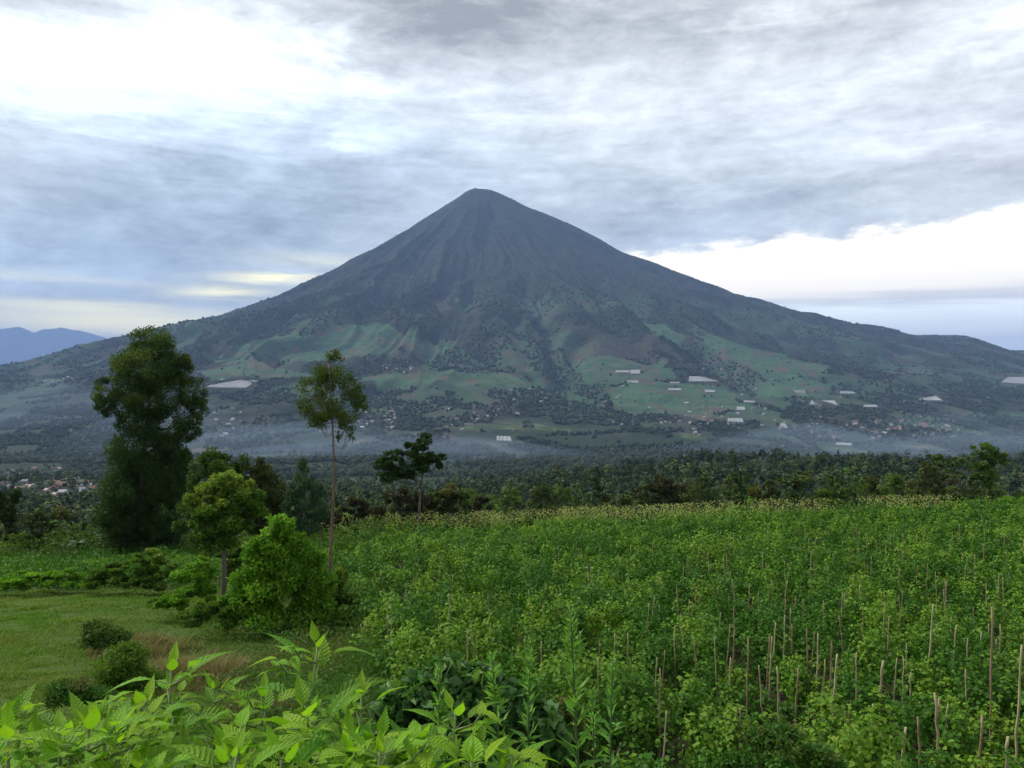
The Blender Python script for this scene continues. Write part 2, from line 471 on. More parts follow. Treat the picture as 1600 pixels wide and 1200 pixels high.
M_dark = leaf_mat('dark_foliage', (0.018, 0.038, 0.010), (0.040, 0.075, 0.016), (0.075, 0.10, 0.020), 0.20)
M_bigtree = leaf_mat('big_tree_foliage', (0.020, 0.045, 0.011), (0.044, 0.085, 0.018), (0.085, 0.125, 0.024), 0.24)
M_mid = leaf_mat('mid_foliage', (0.036, 0.072, 0.013), (0.070, 0.125, 0.019), (0.12, 0.17, 0.028), 0.25)
M_light = leaf_mat('light_foliage', (0.075, 0.17, 0.012), (0.12, 0.26, 0.018), (0.18, 0.34, 0.028), 0.32)
M_yellow = leaf_mat('yellowish_foliage', (0.040, 0.088, 0.016), (0.080, 0.130, 0.022), (0.17, 0.175, 0.030), 0.25)
M_sparse = leaf_mat('sparse_olive_foliage', (0.050, 0.080, 0.018), (0.085, 0.120, 0.026), (0.17, 0.14, 0.05), 0.28)
M_fresh = leaf_mat('fresh_foliage', (0.048, 0.105, 0.012), (0.085, 0.165, 0.018), (0.16, 0.22, 0.028), 0.28)
M_olive = leaf_mat('olive_foliage', (0.040, 0.056, 0.016), (0.070, 0.092, 0.022), (0.12, 0.115, 0.03), 0.22)
M_blueg = leaf_mat('blue_green_foliage', (0.030, 0.065, 0.034), (0.060, 0.115, 0.052), (0.09, 0.15, 0.06), 0.2)
M_brown = leaf_mat('brown_foliage', (0.030, 0.034, 0.015), (0.050, 0.052, 0.020), (0.080, 0.070, 0.028), 0.15)
M_crop = leaf_mat('crop_leaf', (0.024, 0.078, 0.008), (0.052, 0.138, 0.012), (0.125, 0.225, 0.020), 0.24, 0.6, 0.12, scale=0.5)
M_weed = leaf_mat('weed_leaf', (0.045, 0.085, 0.018), (0.075, 0.14, 0.024), (0.16, 0.11, 0.045), 0.22, scale=0.4)
M_strip = leaf_mat('bank_weed_leaf', (0.035, 0.090, 0.014), (0.065, 0.150, 0.020), (0.13, 0.115, 0.040), 0.22, scale=0.4)
M_pale = leaf_mat('pale_seed_heads', (0.24, 0.28, 0.085), (0.36, 0.36, 0.14), (0.45, 0.42, 0.20), 0.25)
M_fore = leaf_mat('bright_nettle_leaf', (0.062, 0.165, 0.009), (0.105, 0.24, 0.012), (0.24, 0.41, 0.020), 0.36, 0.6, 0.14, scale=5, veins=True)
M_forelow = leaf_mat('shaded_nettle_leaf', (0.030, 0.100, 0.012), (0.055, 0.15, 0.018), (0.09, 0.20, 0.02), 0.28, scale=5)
M_bean = leaf_mat('dark_bean_leaf', (0.036, 0.10, 0.022), (0.070, 0.16, 0.034), (0.12, 0.23, 0.05), 0.25, 0.5, 0.35, scale=3)
M_horse = leaf_mat('horseweed_leaf', (0.080, 0.19, 0.035), (0.12, 0.26, 0.05), (0.17, 0.34, 0.06), 0.3, scale=4)
M_grass = leaf_mat('grass_blade', (0.080, 0.165, 0.012), (0.115, 0.215, 0.018), (0.16, 0.19, 0.03), 0.25, scale=0.3)
M_dry = leaf_mat('dry_grass', (0.10, 0.12, 0.032), (0.20, 0.165, 0.06), (0.30, 0.22, 0.11), 0.2, scale=1.5)
M_strawy = leaf_mat('pale_long_grass', (0.12, 0.20, 0.05), (0.19, 0.25, 0.08), (0.30, 0.30, 0.16), 0.25, scale=1.5)
M_bark = bark_mat('grey_bark', (0.06, 0.050, 0.040), (0.14, 0.12, 0.095))
M_redbark = bark_mat('reddish_bark', (0.085, 0.060, 0.046), (0.21, 0.145, 0.11))
M_bamboo = bark_mat('weathered_bamboo', (0.17, 0.15, 0.08), (0.42, 0.36, 0.22), 14)
M_bamboo2 = bark_mat('reddish_bamboo', (0.16, 0.10, 0.065), (0.34, 0.24, 0.16), 14)
M_stem = plain_mat('green_stem', (0.10, 0.17, 0.04), (0.16, 0.20, 0.07), 12)
M_stemd = plain_mat('dark_stem', (0.05, 0.09, 0.03), (0.08, 0.12, 0.04), 12)
M_hillt = leaf_mat('hill_tree_foliage', (0.016, 0.026, 0.015), (0.028, 0.042, 0.021), (0.045, 0.060, 0.028), 0.0, 0.9, 0.05, scale=0.004)

# ------------------------------------------------------------------ land-cover patches on the volcano
def wpoly(px): return np.array([hit(a, b) for a, b in px])
def inpoly(x, y, P):
    c = np.zeros(x.shape, bool); j = len(P)-1
    for i in range(len(P)):
        xi, yi = P[i]; xj, yj = P[j]
        c ^= ((yi > y) != (yj > y)) & (x < (xj-xi)*(y-yi)/(yj-yi+1e-12)+xi)
        j = i
    return c
GREEN = [wpoly(p) for p in (
    [(395, 556), (450, 540), (500, 518), (560, 507), (612, 505), (648, 520), (636, 536), (606, 552), (560, 558), (440, 562)],
    [(616, 552), (650, 526), (690, 530), (722, 545), (735, 556), (680, 560)],
    [(300, 582), (350, 574), (440, 577), (520, 590), (420, 592), (330, 592)],
    [(320, 556), (370, 540), (420, 526), (462, 520), (470, 532), (400, 552)],
    [(1085, 524), (1150, 534), (1235, 556), (1295, 572), (1280, 592), (1205, 596), (1165, 572), (1110, 552)],
    [(1300, 522), (1360, 538), (1440, 553), (1425, 562), (1335, 548)],
    [(900, 582), (950, 556), (1035, 566), (1060, 592), (1000, 600), (920, 604)],
    [(560, 590), (680, 584), (860, 596), (840, 606), (600, 604)],
    [(950, 612), (1140, 606), (1160, 640), (1060, 650), (960, 640)],
    [(520, 668), (600, 690), (540, 700), (440, 690)], [(820, 680), (1000, 676), (1080, 690), (900, 700)],
    [(1000, 500), (1040, 508), (1070, 530), (1020, 525)], [(1180, 600), (1300, 600), (1290, 618), (1190, 622)])]
BROWN = [wpoly(p) for p in (
    [(640, 540), (676, 538), (688, 550), (642, 552)], [(1028, 634), (1078, 630), (1084, 642), (1034, 644)],
    [(1026, 608), (1068, 606), (1066, 615), (1030, 618)], [(880, 545), (930, 520), (1010, 520), (1050, 545), (960, 560), (900, 575)],
    [(1395, 550), (1450, 556), (1440, 568), (1390, 562)], [(1420, 576), (1465, 578), (1455, 586), (1415, 584)],
    [(780, 548), (820, 556), (840, 590), (800, 580)], [(670, 452), (720, 458), (730, 500), (690, 490)],
    [(1050, 680), (1110, 676), (1120, 688), (1060, 690)])]

GREENHOUSES = (
    ([(322, 606), (384, 607), (402, 596), (346, 593)], 'largest white greenhouse block just right of the big dark tree'),
    ([(985, 585), (1000, 585), (1000, 579), (985, 579)], 'right half of the white greenhouse pair high on the slope'),
    ([(962, 583), (984, 583), (984, 580), (962, 580)], 'thin left half of the white greenhouse pair high on the slope'),
    ([(1076, 597), (1124, 597), (1100, 590), (1077, 589)], 'wedge shaped bright white greenhouse on the right slope'),
    ([(980, 599), (998, 599), (997, 596), (980, 596)], 'narrow greenhouse just below the white pair'),
    ([(1047, 600), (1062, 600), (1062, 598), (1047, 598)], 'small greenhouse left of the wedge shaped one'),
    ([(1044, 611), (1065, 611), (1064, 608), (1044, 608)], 'white greenhouse above the brown field'),
    ([(1102, 614), (1118, 614), (1117, 611), (1101, 610)], 'small white greenhouse below the wedge shaped one'),
    ([(1151, 642), (1165, 642), (1164, 637), (1151, 637)], 'short bright greenhouse on the lower right slope'),
    ([(1137, 660), (1162, 661), (1160, 655), (1137, 655)], 'bright pair of joined greenhouse roofs above the mist'),
    ([(1162, 630), (1180, 630), (1180, 628), (1162, 627)], 'thin greenhouse strip above the short bright one'),
    ([(1218, 671), (1231, 670), (1227, 663), (1219, 663)], 'squarish pale greenhouse left of the long village'),
    ([(1243, 614), (1260, 616), (1257, 610), (1240, 611)], 'small pale greenhouse on the right slope beside a field'),
    ([(1313, 616), (1338, 616), (1335, 613), (1313, 612)], 'narrow greenhouse high above the long village'),
    ([(1265, 633), (1310, 634), (1304, 627), (1268, 627)], 'wide greyish greenhouse cluster roof above the long village'),
    ([(1435, 626), (1474, 627), (1462, 620), (1440, 623)], 'bright greenhouse on the slope above the right end of the village'),
    ([(1564, 598), (1606, 601), (1606, 590), (1575, 590)], 'large pale greenhouse at the right edge of the picture'),
    ([(1305, 697), (1332, 698), (1330, 694), (1307, 693)], 'low greenhouse in the valley in front of the long village'),
    ([(776, 690), (800, 691), (798, 684), (776, 683)], 'pale blue white greenhouse at the foot of the volcano, centre'),
    ([(1348, 637), (1372, 637), (1370, 634), (1350, 634)], 'thin greenhouse between the greyish cluster and the village'))
CLEAR = [wpoly([(a+(a-np.mean([p[0] for p in q]))*0.25, b_+(b_-np.mean([p[1] for p in q]))*0.5+1.5*(b_ > np.mean([p[1] for p in q]))) for a, b_ in q]) for q, _ in GREENHOUSES]

# ------------------------------------------------------------------ ground and volcano, one sheet to the horizon
def build_land():
    fine = np.radians(np.linspace(-44, 44, 880))
    rest = np.radians(np.linspace(44, 316, 70))[1:-1]
    az = np.concatenate([fine, rest]); na = len(az)
    rr = np.concatenate([np.geomspace(0.6, 2400, 420), np.linspace(2412, 9600, 540), np.geomspace(9700, 31000, 24)])
    A, Rr = np.meshgrid(az, rr)
    X = Rr*np.sin(A); Y = Rr*np.cos(A)
    Z = zt(X.ravel(), Y.ravel()).reshape(X.shape)
    # steepness / hollow measure for land cover
    dist = np.hypot(X-CX, Y-CY)
    V = np.stack([X.ravel(), Y.ravel(), Z.ravel()], 1)
    nr = len(rr)
    I = (np.arange(nr-1)[:, None]*na+np.arange(na)[None, :])
    J = (np.arange(nr-1)[:, None]*na+(np.arange(na)[None, :]+1) % na)
    F = np.stack([I, J, J+na, I+na], -1).reshape(-1, 4)[:, ::-1]
    x, y, z = V.T
    xw = x+(fbm(x/70, y/70, 61, 3)-0.5)*70; yw = y+(fbm(x/70, y/70, 62, 3)-0.5)*110
    n1 = fbm(x/260, y/420, 41, 4); n2 = fbm(x/90, y/160, 42, 3)
    green = np.zeros(len(x)); brown = np.zeros(len(x))
    mo = y > 2000
    gen = sstep(n1, 0.50, 0.62)*sstep(640-z+(n2-0.5)*300, 0, 260)
    green[mo] = 0.62*gen[mo]
    brown[mo] = (sstep(n2, 0.58, 0.7)*sstep(560-z, 0, 260)*0.55)[mo]
    for P in GREEN: green[inpoly(xw, yw, P)] = 1.0
    for P in BROWN: brown[inpoly(xw, yw, P)] = 0.5
    gul = np.zeros(len(x))
    far = sstep(y, 68, 110)
    soil = sstep(x+0.2*y, -1.0, 1.0)*(1-sstep(y, 62, 70))*sstep(y, 8, 10)
    fc = F[:, 0]
    dfc = np.hypot(V[fc, 0]-CX, V[fc, 1]-CY)
    ism = (dfc < 7200) & (V[fc, 1] > 2400)
    res = []
    for nm, sel in (('ground', ~ism), ('volcano', ism)):
        f = F[sel]; u, inv = np.unique(f, return_inverse=True)
        vv = V[u]; ff = inv.reshape(f.shape)
        res.append(np_mesh(nm, vv, ff, {'green': ('POINT', green[u]), 'brown': ('POINT', brown[u]), 'soil': ('POINT', soil[u]), 'far': ('POINT', far[u])}, True))
    return res, (x, y, z, green, brown)

m, b = mat('volcano_slopes')
tc = b.n.new('ShaderNodeTexCoord')
O = tc.outputs['Object']
gr, br = attr(b, 'green'), attr(b, 'brown')
nz = b.noise(O, 0.012, 6, 0.65); nz2 = b.noise(O, 0.05, 4, 0.6)
vo = b.n.new('ShaderNodeTexVoronoi'); b.l.new(O, vo.inputs['Vector']); vo.inputs['Scale'].default_value = 0.016
sepc = b.n.new('ShaderNodeSeparateColor'); b.l.new(vo.outputs['Color'], sepc.inputs[0])
forest = b.mix(b.ss(nz, 0.35, 0.65), (0.012, 0.018, 0.012), (0.030, 0.039, 0.024))
forest = b.mix(b.m('MULTIPLY', b.ss(nz2, 0.45, 0.7), 0.5), forest, (0.045, 0.058, 0.028))
fieldc = b.mix(sepc.outputs[0], (0.036, 0.078, 0.044), (0.060, 0.112, 0.056))
fieldc = b.mix(b.ss(sepc.outputs[1], 0.80, 0.84), fieldc, (0.085, 0.080, 0.055))
c = b.mix(b.m('MULTIPLY', gr, b.ss(nz2, 0.25, 0.55, 0.65, 1.0), clamp=True), forest, fieldc)
mpt = b.n.new('ShaderNodeMapping'); mpt.inputs['Scale'].default_value = (0.0035, 0.012, 0.03); b.l.new(O, mpt.inputs[0])
ter = b.noise(mpt.outputs[0], 1.6, 6, 0.7)
c = b.mix(b.m('MULTIPLY', b.ss(ter, 0.50, 0.62), b.m('MULTIPLY', gr, 0.6)), c, (0.030, 0.050, 0.028))
c = b.mix(b.m('MULTIPLY', b.ss(ter, 0.36, 0.28), b.m('ADD', 0.12, b.m('MULTIPLY', gr, 0.5)), clamp=True), c, (0.065, 0.092, 0.055))
c = b.mix(b.m('MULTIPLY', br, 0.38), c, b.mix(sepc.outputs[2], (0.065, 0.060, 0.045), (0.12, 0.085, 0.068)))
bp = b.n.new('ShaderNodeBump'); bp.inputs['Strength'].default_value = 0.6; bp.inputs['Distance'].default_value = 14.0
b.l.new(nz2, bp.inputs['Height'])
M_volc = finish(m, b, bsdf(b, c, 0.95, 0.05, bp.outputs[0]))

m, b = mat('ground_soil_and_turf')
tc = b.n.new('ShaderNodeTexCoord'); O = tc.outputs['Object']
n1 = b.noise(O, 0.35, 6, 0.6); n2 = b.noise(O, 5.0, 6, 0.7); n3 = b.noise(O, 0.02, 4)
turf = b.mix(b.ss(n1, 0.35, 0.68), (0.042, 0.085, 0.010), (0.062, 0.095, 0.016))
turf = b.mix(b.m('MULTIPLY', b.ss(n2, 0.50, 0.72), 0.55), turf, (0.085, 0.070, 0.035))
turf = b.mix(b.m('MULTIPLY', b.ss(n3, 0.45, 0.65), 0.6), turf, (0.028, 0.050, 0.018))
soil = b.mix(n2, (0.020, 0.022, 0.010), (0.042, 0.038, 0.018))
c = b.mix(attr(b, 'soil'), turf, soil)
f1 = b.noise(O, 0.006, 5, 0.6); f2 = b.noise(O, 0.035, 5, 0.65)
vo = b.n.new('ShaderNodeTexVoronoi'); mp = b.n.new('ShaderNodeMapping'); mp.inputs['Scale'].default_value = (0.010, 0.022, 0.0)
b.l.new(O, mp.inputs[0]); b.l.new(mp.outputs[0], vo.inputs['Vector']); vo.inputs['Scale'].default_value = 1.0
sc_ = b.n.new('ShaderNodeSeparateColor'); b.l.new(vo.outputs['Color'], sc_.inputs[0])
plot = b.mix(sc_.outputs[0], (0.020, 0.036, 0.016), (0.075, 0.120, 0.040))
plot = b.mix(b.ss(sc_.outputs[1], 0.78, 0.82), plot, (0.10, 0.080, 0.055))
farc = b.mix(b.ss(f1, 0.50, 0.62), (0.018, 0.030, 0.013), plot)
farc = b.mix(b.m('MULTIPLY', b.ss(f2, 0.45, 0.6), 0.7), farc, (0.016, 0.027, 0.012))
c = b.mix(attr(b, 'far'), c, farc)
bp = b.n.new('ShaderNodeBump'); bp.inputs['Strength'].default_value = 0.7; bp.inputs['Distance'].default_value = 0.08
b.l.new(n2, bp.inputs['Height'])
M_ground = finish(m, b, bsdf(b, c, 0.95, 0.1, bp.outputs[0]))

(gme, vme), LAND = build_land()
g_o = ob('ground', gme, M_ground); g_o['kind'] = 'structure'
v_o = ob('volcano', vme, M_volc); v_o['kind'] = 'structure'

# far blue range behind the left shoulder
def far_range():
    D = 26000.0
    xs = np.linspace(-31000, 4000, 460); ys = np.linspace(D-2500, D+5000, 60)
    X, Y = np.meshgrid(xs, ys)
    px = np.array([-500, -300, -120, 0, 28, 40, 52, 66, 78, 95, 112, 125, 145, 165, 190, 260, 400, 900]); py = np.array([540, 520, 530, 513, 509, 513, 519, 513, 513, 510, 514, 515, 521, 527, 540, 556, 580, 610])
    h = np.interp(X, (px-800)/FPX*D, (600-py)/FPX*D)
    t = np.where(Y < D, (D-Y)/2500, (Y-D)/5000)
    Z = -260+(h+260)*(1-t)**1.25
    Z = Z+(fbm(X/1500, Y/1500, 71, 6, 0.6)-0.5)*900*np.clip(t*3, 0.06, 1)*(1-t)
    Z = np.maximum(Z, -245)
    V = np.stack([X, Y, Z], -1).reshape(-1, 3)
    n = len(xs); I = (np.arange(len(ys)-1)[:, None]*n+np.arange(n-1)[None, :])
    F = np.stack([I, I+1, I+n+1, I+n], -1).reshape(-1, 4)
    return np_mesh('far_mountains', V, F, None, True)
fm = ob('far_mountains', far_range(), plain_mat('far_forest', (0.02, 0.035, 0.02), (0.035, 0.055, 0.03), 0.002, 0.95, 0.05)); fm['kind'] = 'structure'

# ------------------------------------------------------------------ distant woods (uncountable): lumpy little crowns
def crowns_mesh(name, P, Rad, Hh, g, tone):
    t = (1+5**0.5)/2
    iv = unit(np.array([(-1, t, 0), (1, t, 0), (-1, -t, 0), (1, -t, 0), (0, -1, t), (0, 1, t), (0, -1, -t), (0, 1, -t), (t, 0, -1), (t, 0, 1), (-t, 0, -1), (-t, 0, 1)], float))
    fa = np.array([(0, 11, 5), (0, 5, 1), (0, 1, 7), (0, 7, 10), (0, 10, 11), (1, 5, 9), (5, 11, 4), (11, 10, 2), (10, 7, 6), (7, 1, 8), (3, 9, 4), (3, 4, 2), (3, 2, 6), (3, 6, 8), (3, 8, 9), (4, 9, 5), (2, 4, 11), (6, 2, 10), (8, 6, 7), (9, 8, 1)])
    n = len(P)
    j = 0.65+0.7*g.random((n, 12, 1))
    V = iv[None]*j*np.stack([Rad, Rad, Hh*0.5], -1)[:, None, :]+P[:, None, :]+np.stack([0*Hh, 0*Hh, Hh*0.42], -1)[:, None, :]
    F = (fa[None]+(np.arange(n)*12)[:, None, None]).reshape(-1, 3)
    return np_mesh(name, V.reshape(-1, 3), F, {'rnd': ('FACE', np.repeat(g.random(n), 20)), 'tone': ('FACE', np.repeat(tone, 20))})
g1 = np.random.default_rng(5)
n = 190000
u = g1.uniform(-0.70, 0.70, n); d = 1150+5900*g1.uniform(0, 1, n)**1.25
x = u*d; y = d
x = x+g1.normal(size=n)*4
gx = fbm(x/260, y/420, 41, 4)
z = zt(x, y)
keep = (fbm(x/120, y/160, 83, 3)+0.25*sstep(z, 250, 700)+0.03*(y < 3800) > 0.46)
keep &= (g1.random(n) > 0.85*sstep(z, 300, 750))
for P in GREEN+BROWN: keep &= ~(inpoly(x, y, P) & (g1.random(n) > 0.02))
for P in CLEAR: keep &= ~inpoly(x, y, P)
for x0_, x1_, y0_, y1_ in ((558, 618, 640, 672), (690, 810, 632, 684), (596, 680, 562, 586), (1262, 1500, 648, 692), (1030, 1115, 628, 688), (330, 430, 632, 690)):
    keep &= ~(inpoly(x, y, wpoly([(x0_, y0_), (x1_, y0_), (x1_, y1_), (x0_, y1_)])) & (g1.random(n) < 0.6))
x, y, z = x[keep], y[keep], z[keep]
hh = 4+9*g1.random(len(x))**1.6
o = ob('hillside_trees', crowns_mesh('hillside_trees', np.stack([x, y, z-1], 1), hh*g1.uniform(0.35, 0.6, len(x)), hh, g1, g1.random(len(x))**2), M_hillt)
stuff(o, 'dark trees and hedgerows covering the slopes of the volcano', 'woodland')

def clump_forest(name, P, Hh, per, g, leafk, mat_):
    """many small trees as loose leaf clumps"""
    n = len(P)
    idx = np.repeat(np.arange(n), per)
    k = 5
    cc = rdir(n*k, g).reshape(n, k, 3)*0.55
    ci = g.integers(0, k, n*per)
    p = cc[idx, ci]+rdir(n*per, g)*(g.random((n*per, 1))**0.5)*0.5
    shape = np.stack([Hh*0.36*g.uniform(0.7, 1.3, n), Hh*0.36, Hh*0.46], -1)
    C = P[idx]+p*shape[idx]+np.stack([0*Hh, 0*Hh, Hh*0.55], -1)[idx]
    N = unit(p+np.array([0, 0, 0.6])+rdir(n*per, g)*0.6)
    s = leafk*Hh[idx]
    tone = np.clip(g.random(n)[idx]*0.9+p[:, 2]*0.15, 0, 1)
    return leaf_mesh(name, C, N, s*1.1, s, g, tone)
g2 = np.random.default_rng(9)
n = 16000
d = g2.uniform(0, 1, n)**1.0*1750+150; u = g2.uniform(-0.72, 0.72, n)
x = u*d; y = d; z = zt(x, y)
keep = (fbm(x/90, y/120, 91, 3) > np.interp(d, [150, 600, 900, 1900], [0.30, 0.33, 0.42, 0.52]))
x, y, z = x[keep], y[keep], z[keep]
hh = (4+10*g2.random(len(x))**2.2)*np.interp(y, [150, 400], [0.62, 1.0])
o = ob('valley_woods', clump_forest('valley_woods', np.stack([x, y, z-0.6], 1), hh, 50, g2, 0.15, M_mid), M_mid)
o.data.materials[0] = leaf_mat('valley_woods_foliage', (0.014, 0.028, 0.010), (0.034, 0.056, 0.017), (0.080, 0.105, 0.03), 0.1, 0.8, 0.1, scale=0.02)
stuff(o, 'dark far wood filling the ridge and valley beyond the crop field', 'woodland')

# ------------------------------------------------------------------ trees and shrubs drawn from their outline
def S(px, py, d): return np.array([(px-800)/FPX*d, d, (600-py)/FPX*d])
def outline_plant(name, label, cat, base, lobes, d, n, leaf, mt, trunk=None, bark=None, seed=1, wl=0.55, droop=0.3, depth=1.0, sub=9, subr=0.30, fill=0.25, group=None, limbs=6, tone_top=0.5, grow=1.0):
    """base=(px,py) foot; lobes=[(px,py,rx,ry)] in photo pixels at distance d, given their own depth; trunk = radius m"""
    g = np.random.default_rng(seed)
    mp = d/FPX
    bx, by, bz = S(base[0], base[1], d)
    gz = float(zt(bx, by))
    root = empty(name, (bx, by, gz))
    tag(root, label, cat, group)
    L = []
    for px, py, rx, ry in lobes:
        rx *= grow; ry *= grow
        L.append(((px-base[0])*mp, g.uniform(-0.35, 0.35)*rx*mp*depth, (600-py)*mp-gz, rx*mp, max(rx, ry*0.6)*mp*depth, ry*mp))
    C, N, cl = lobe_points(L, n, g, sub, subr, fill)
    zt_, zb_ = C[:, 2].max(), C[:, 2].min()
    C = C[(C[:, 2] > 0.02)]; N = N[:len(C)] if False else unit(rdir(len(C), g)*0.9+np.array([0, 0, 0.5]))
    cl = cl[:len(C)]
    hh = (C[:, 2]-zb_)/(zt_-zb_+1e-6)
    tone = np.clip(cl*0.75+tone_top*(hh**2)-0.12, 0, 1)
    s = leaf*g.uniform(0.6, 1.35, len(C))
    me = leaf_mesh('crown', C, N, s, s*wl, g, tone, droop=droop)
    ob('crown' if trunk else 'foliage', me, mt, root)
    if trunk:
        top = max(l[2] for l in L)
        tx = L[0][0]
        parts = []
        k = 9
        t = np.linspace(0, 1, k)
        P = np.stack([tx*0.6*t**1.5+g.normal(size=k)*0.02*d*mp*0, np.zeros(k), t*(top-0.05)-0.1], 1)
        P[:, 0] += np.sin(t*5+seed)*0.012*top; P[:, 1] += np.cos(t*4+seed)*0.012*top
        parts.append(tube(P, trunk*(1-0.8*t)+0.006, 8))
        for l in L[:limbs]:
            c = np.array(l[:3]); s0 = min(0.92, max(0.25, (c[2]-l[5]*1.1)/top))
            st = np.array([np.interp(s0, t, P[:, 0]), np.interp(s0, t, P[:, 1]), s0*(top-0.05)])
            md = (st+c)/2+np.array([0, 0, -0.04*top]); 
            Q = np.array([st, md, c, c+(c-md)*0.5])
            rr = trunk*(1-0.8*s0)*0.6
            parts.append(tube(Q, [rr, rr*0.7, rr*0.45, 0.008], 5))
            for _ in range(3):
                e = c+rdir(1, g)[0]*np.array(l[3:6])*0.8
                parts.append(tube(np.array([md, (md+e)/2+np.array([0, 0, 0.03*top]), e]), [rr*0.45, rr*0.3, 0.006], 4))
        ob('trunk' if trunk > 0.03 else 'stem', tubes_mesh('trunk', parts), bark or M_bark, root)
    return root

# the great two-tiered tree on the left
outline_plant('tall_tree', 'big dark two tiered tree with umbrella top above a bulky lower column', 'tree',
    (225, 862), [(238, 575, 52, 40), (240, 532, 34, 26), (205, 570, 32, 34), (270, 572, 30, 36), (178, 612, 30, 26), (163, 634, 19, 18), (300, 612, 24, 28), (308, 640, 18, 26),
     (240, 620, 50, 40), (218, 655, 32, 32), (265, 668, 38, 34), (296, 672, 18, 20), (215, 700, 46, 42), (195, 740, 42, 46), (240, 745, 44, 44), (268, 735, 26, 50), (205, 795, 52, 48), (250, 800, 38, 48), (188, 832, 38, 38), (238, 842, 48, 30), (288, 720, 14, 28), (210, 850, 50, 26), (262, 835, 30, 30), (225, 765, 60, 50)],
    50, 130000, 0.145, M_bigtree, 0.28, M_bark, 3, 0.45, 0.5, 0.9, 36, 0.30, 0.45, grow=1.07, limbs=12, tone_top=0.55)
# slender tall tree with the bare reddish trunk
outline_plant('slender_tree', 'slender tree with long bare reddish trunk and airy crown at the field edge', 'tree',
    (516, 936), [(518, 636, 38, 30), (522, 590, 30, 26), (521, 560, 16, 16), (492, 610, 26, 26), (548, 608, 26, 26), (480, 636, 20, 20), (560, 634, 18, 22), (500, 658, 24, 16), (544, 660, 18, 18), (549, 680, 7, 12), (503, 582, 22, 20), (530, 684, 6, 10)],
    27, 8800, 0.10, M_sparse, 0.066, M_redbark, 5, 0.34, 1.0, 0.9, 16, 0.40, 0.1, limbs=11, tone_top=0.0)
outline_plant('roadside_tree', 'small straight trunked tree with yellowing top, left of the large light green shrub', 'tree',
    (347, 955), [(352, 770, 38, 26), (385, 778, 28, 24), (325, 782, 28, 24), (352, 810, 46, 28), (395, 808, 26, 26), (320, 815, 24, 24), (345, 838, 34, 18), (358, 750, 22, 14)],
    24, 17000, 0.11, M_fresh, 0.10, M_bark, 6, 0.55, 0.3, 1.0, 16, 0.32, 0.3, tone_top=0.65, grow=1.12)
outline_plant('broad_tree', 'rounded mid green tree behind the small trunked tree, right beside the big dark tree', 'tree',
    (340, 862), [(350, 728, 34, 28), (318, 752, 26, 30), (372, 748, 22, 30), (345, 780, 44, 34), (330, 820, 40, 30)], 45, 15000, 0.18, M_mid, 0.13, M_bark, 7, 0.6, 0.2, tone_top=0.1, grow=1.22, sub=14)
outline_plant('olive_tree', 'olive brown topped tree behind the yellow topped small tree', 'tree',
    (412, 855), [(408, 738, 24, 22), (395, 765, 26, 28), (425, 770, 22, 28), (412, 805, 32, 32)], 46, 11000, 0.17, M_olive, 0.1, M_bark, 8, 0.5, 0.3, grow=1.2, sub=14, tone_top=0.2)
outline_plant('grey_green_tree', 'upright blue green tree between the olive topped tree and the slender trunk', 'tree',
    (476, 850), [(475, 740, 15, 20), (463, 765, 20, 24), (488, 768, 20, 26), (476, 800, 32, 32), (474, 825, 30, 20)], 44, 13000, 0.15, M_blueg, 0.09, M_bark, 9, 0.4, 0.8, grow=1.2, sub=14, tone_top=0.2)
outline_plant('layered_tree', 'dark spreading tree in flat leafy tiers on a thin forked trunk beyond the field', 'tree',
    (656, 852), [(663, 692, 15, 12), (645, 696, 12, 8), (655, 712, 24, 10), (682, 714, 14, 10), (660, 730, 20, 8), (618, 712, 16, 8), (600, 728, 18, 12), (625, 735, 18, 14), (606, 745, 16, 8), (640, 742, 12, 7), (686, 727, 7, 6)],
    60, 8200, 0.23, M_dark, 0.11, M_bark, 10, 0.6, 0.25, 1.0, 12, 0.38, 0.15, limbs=11, tone_top=0.0, grow=1.15)
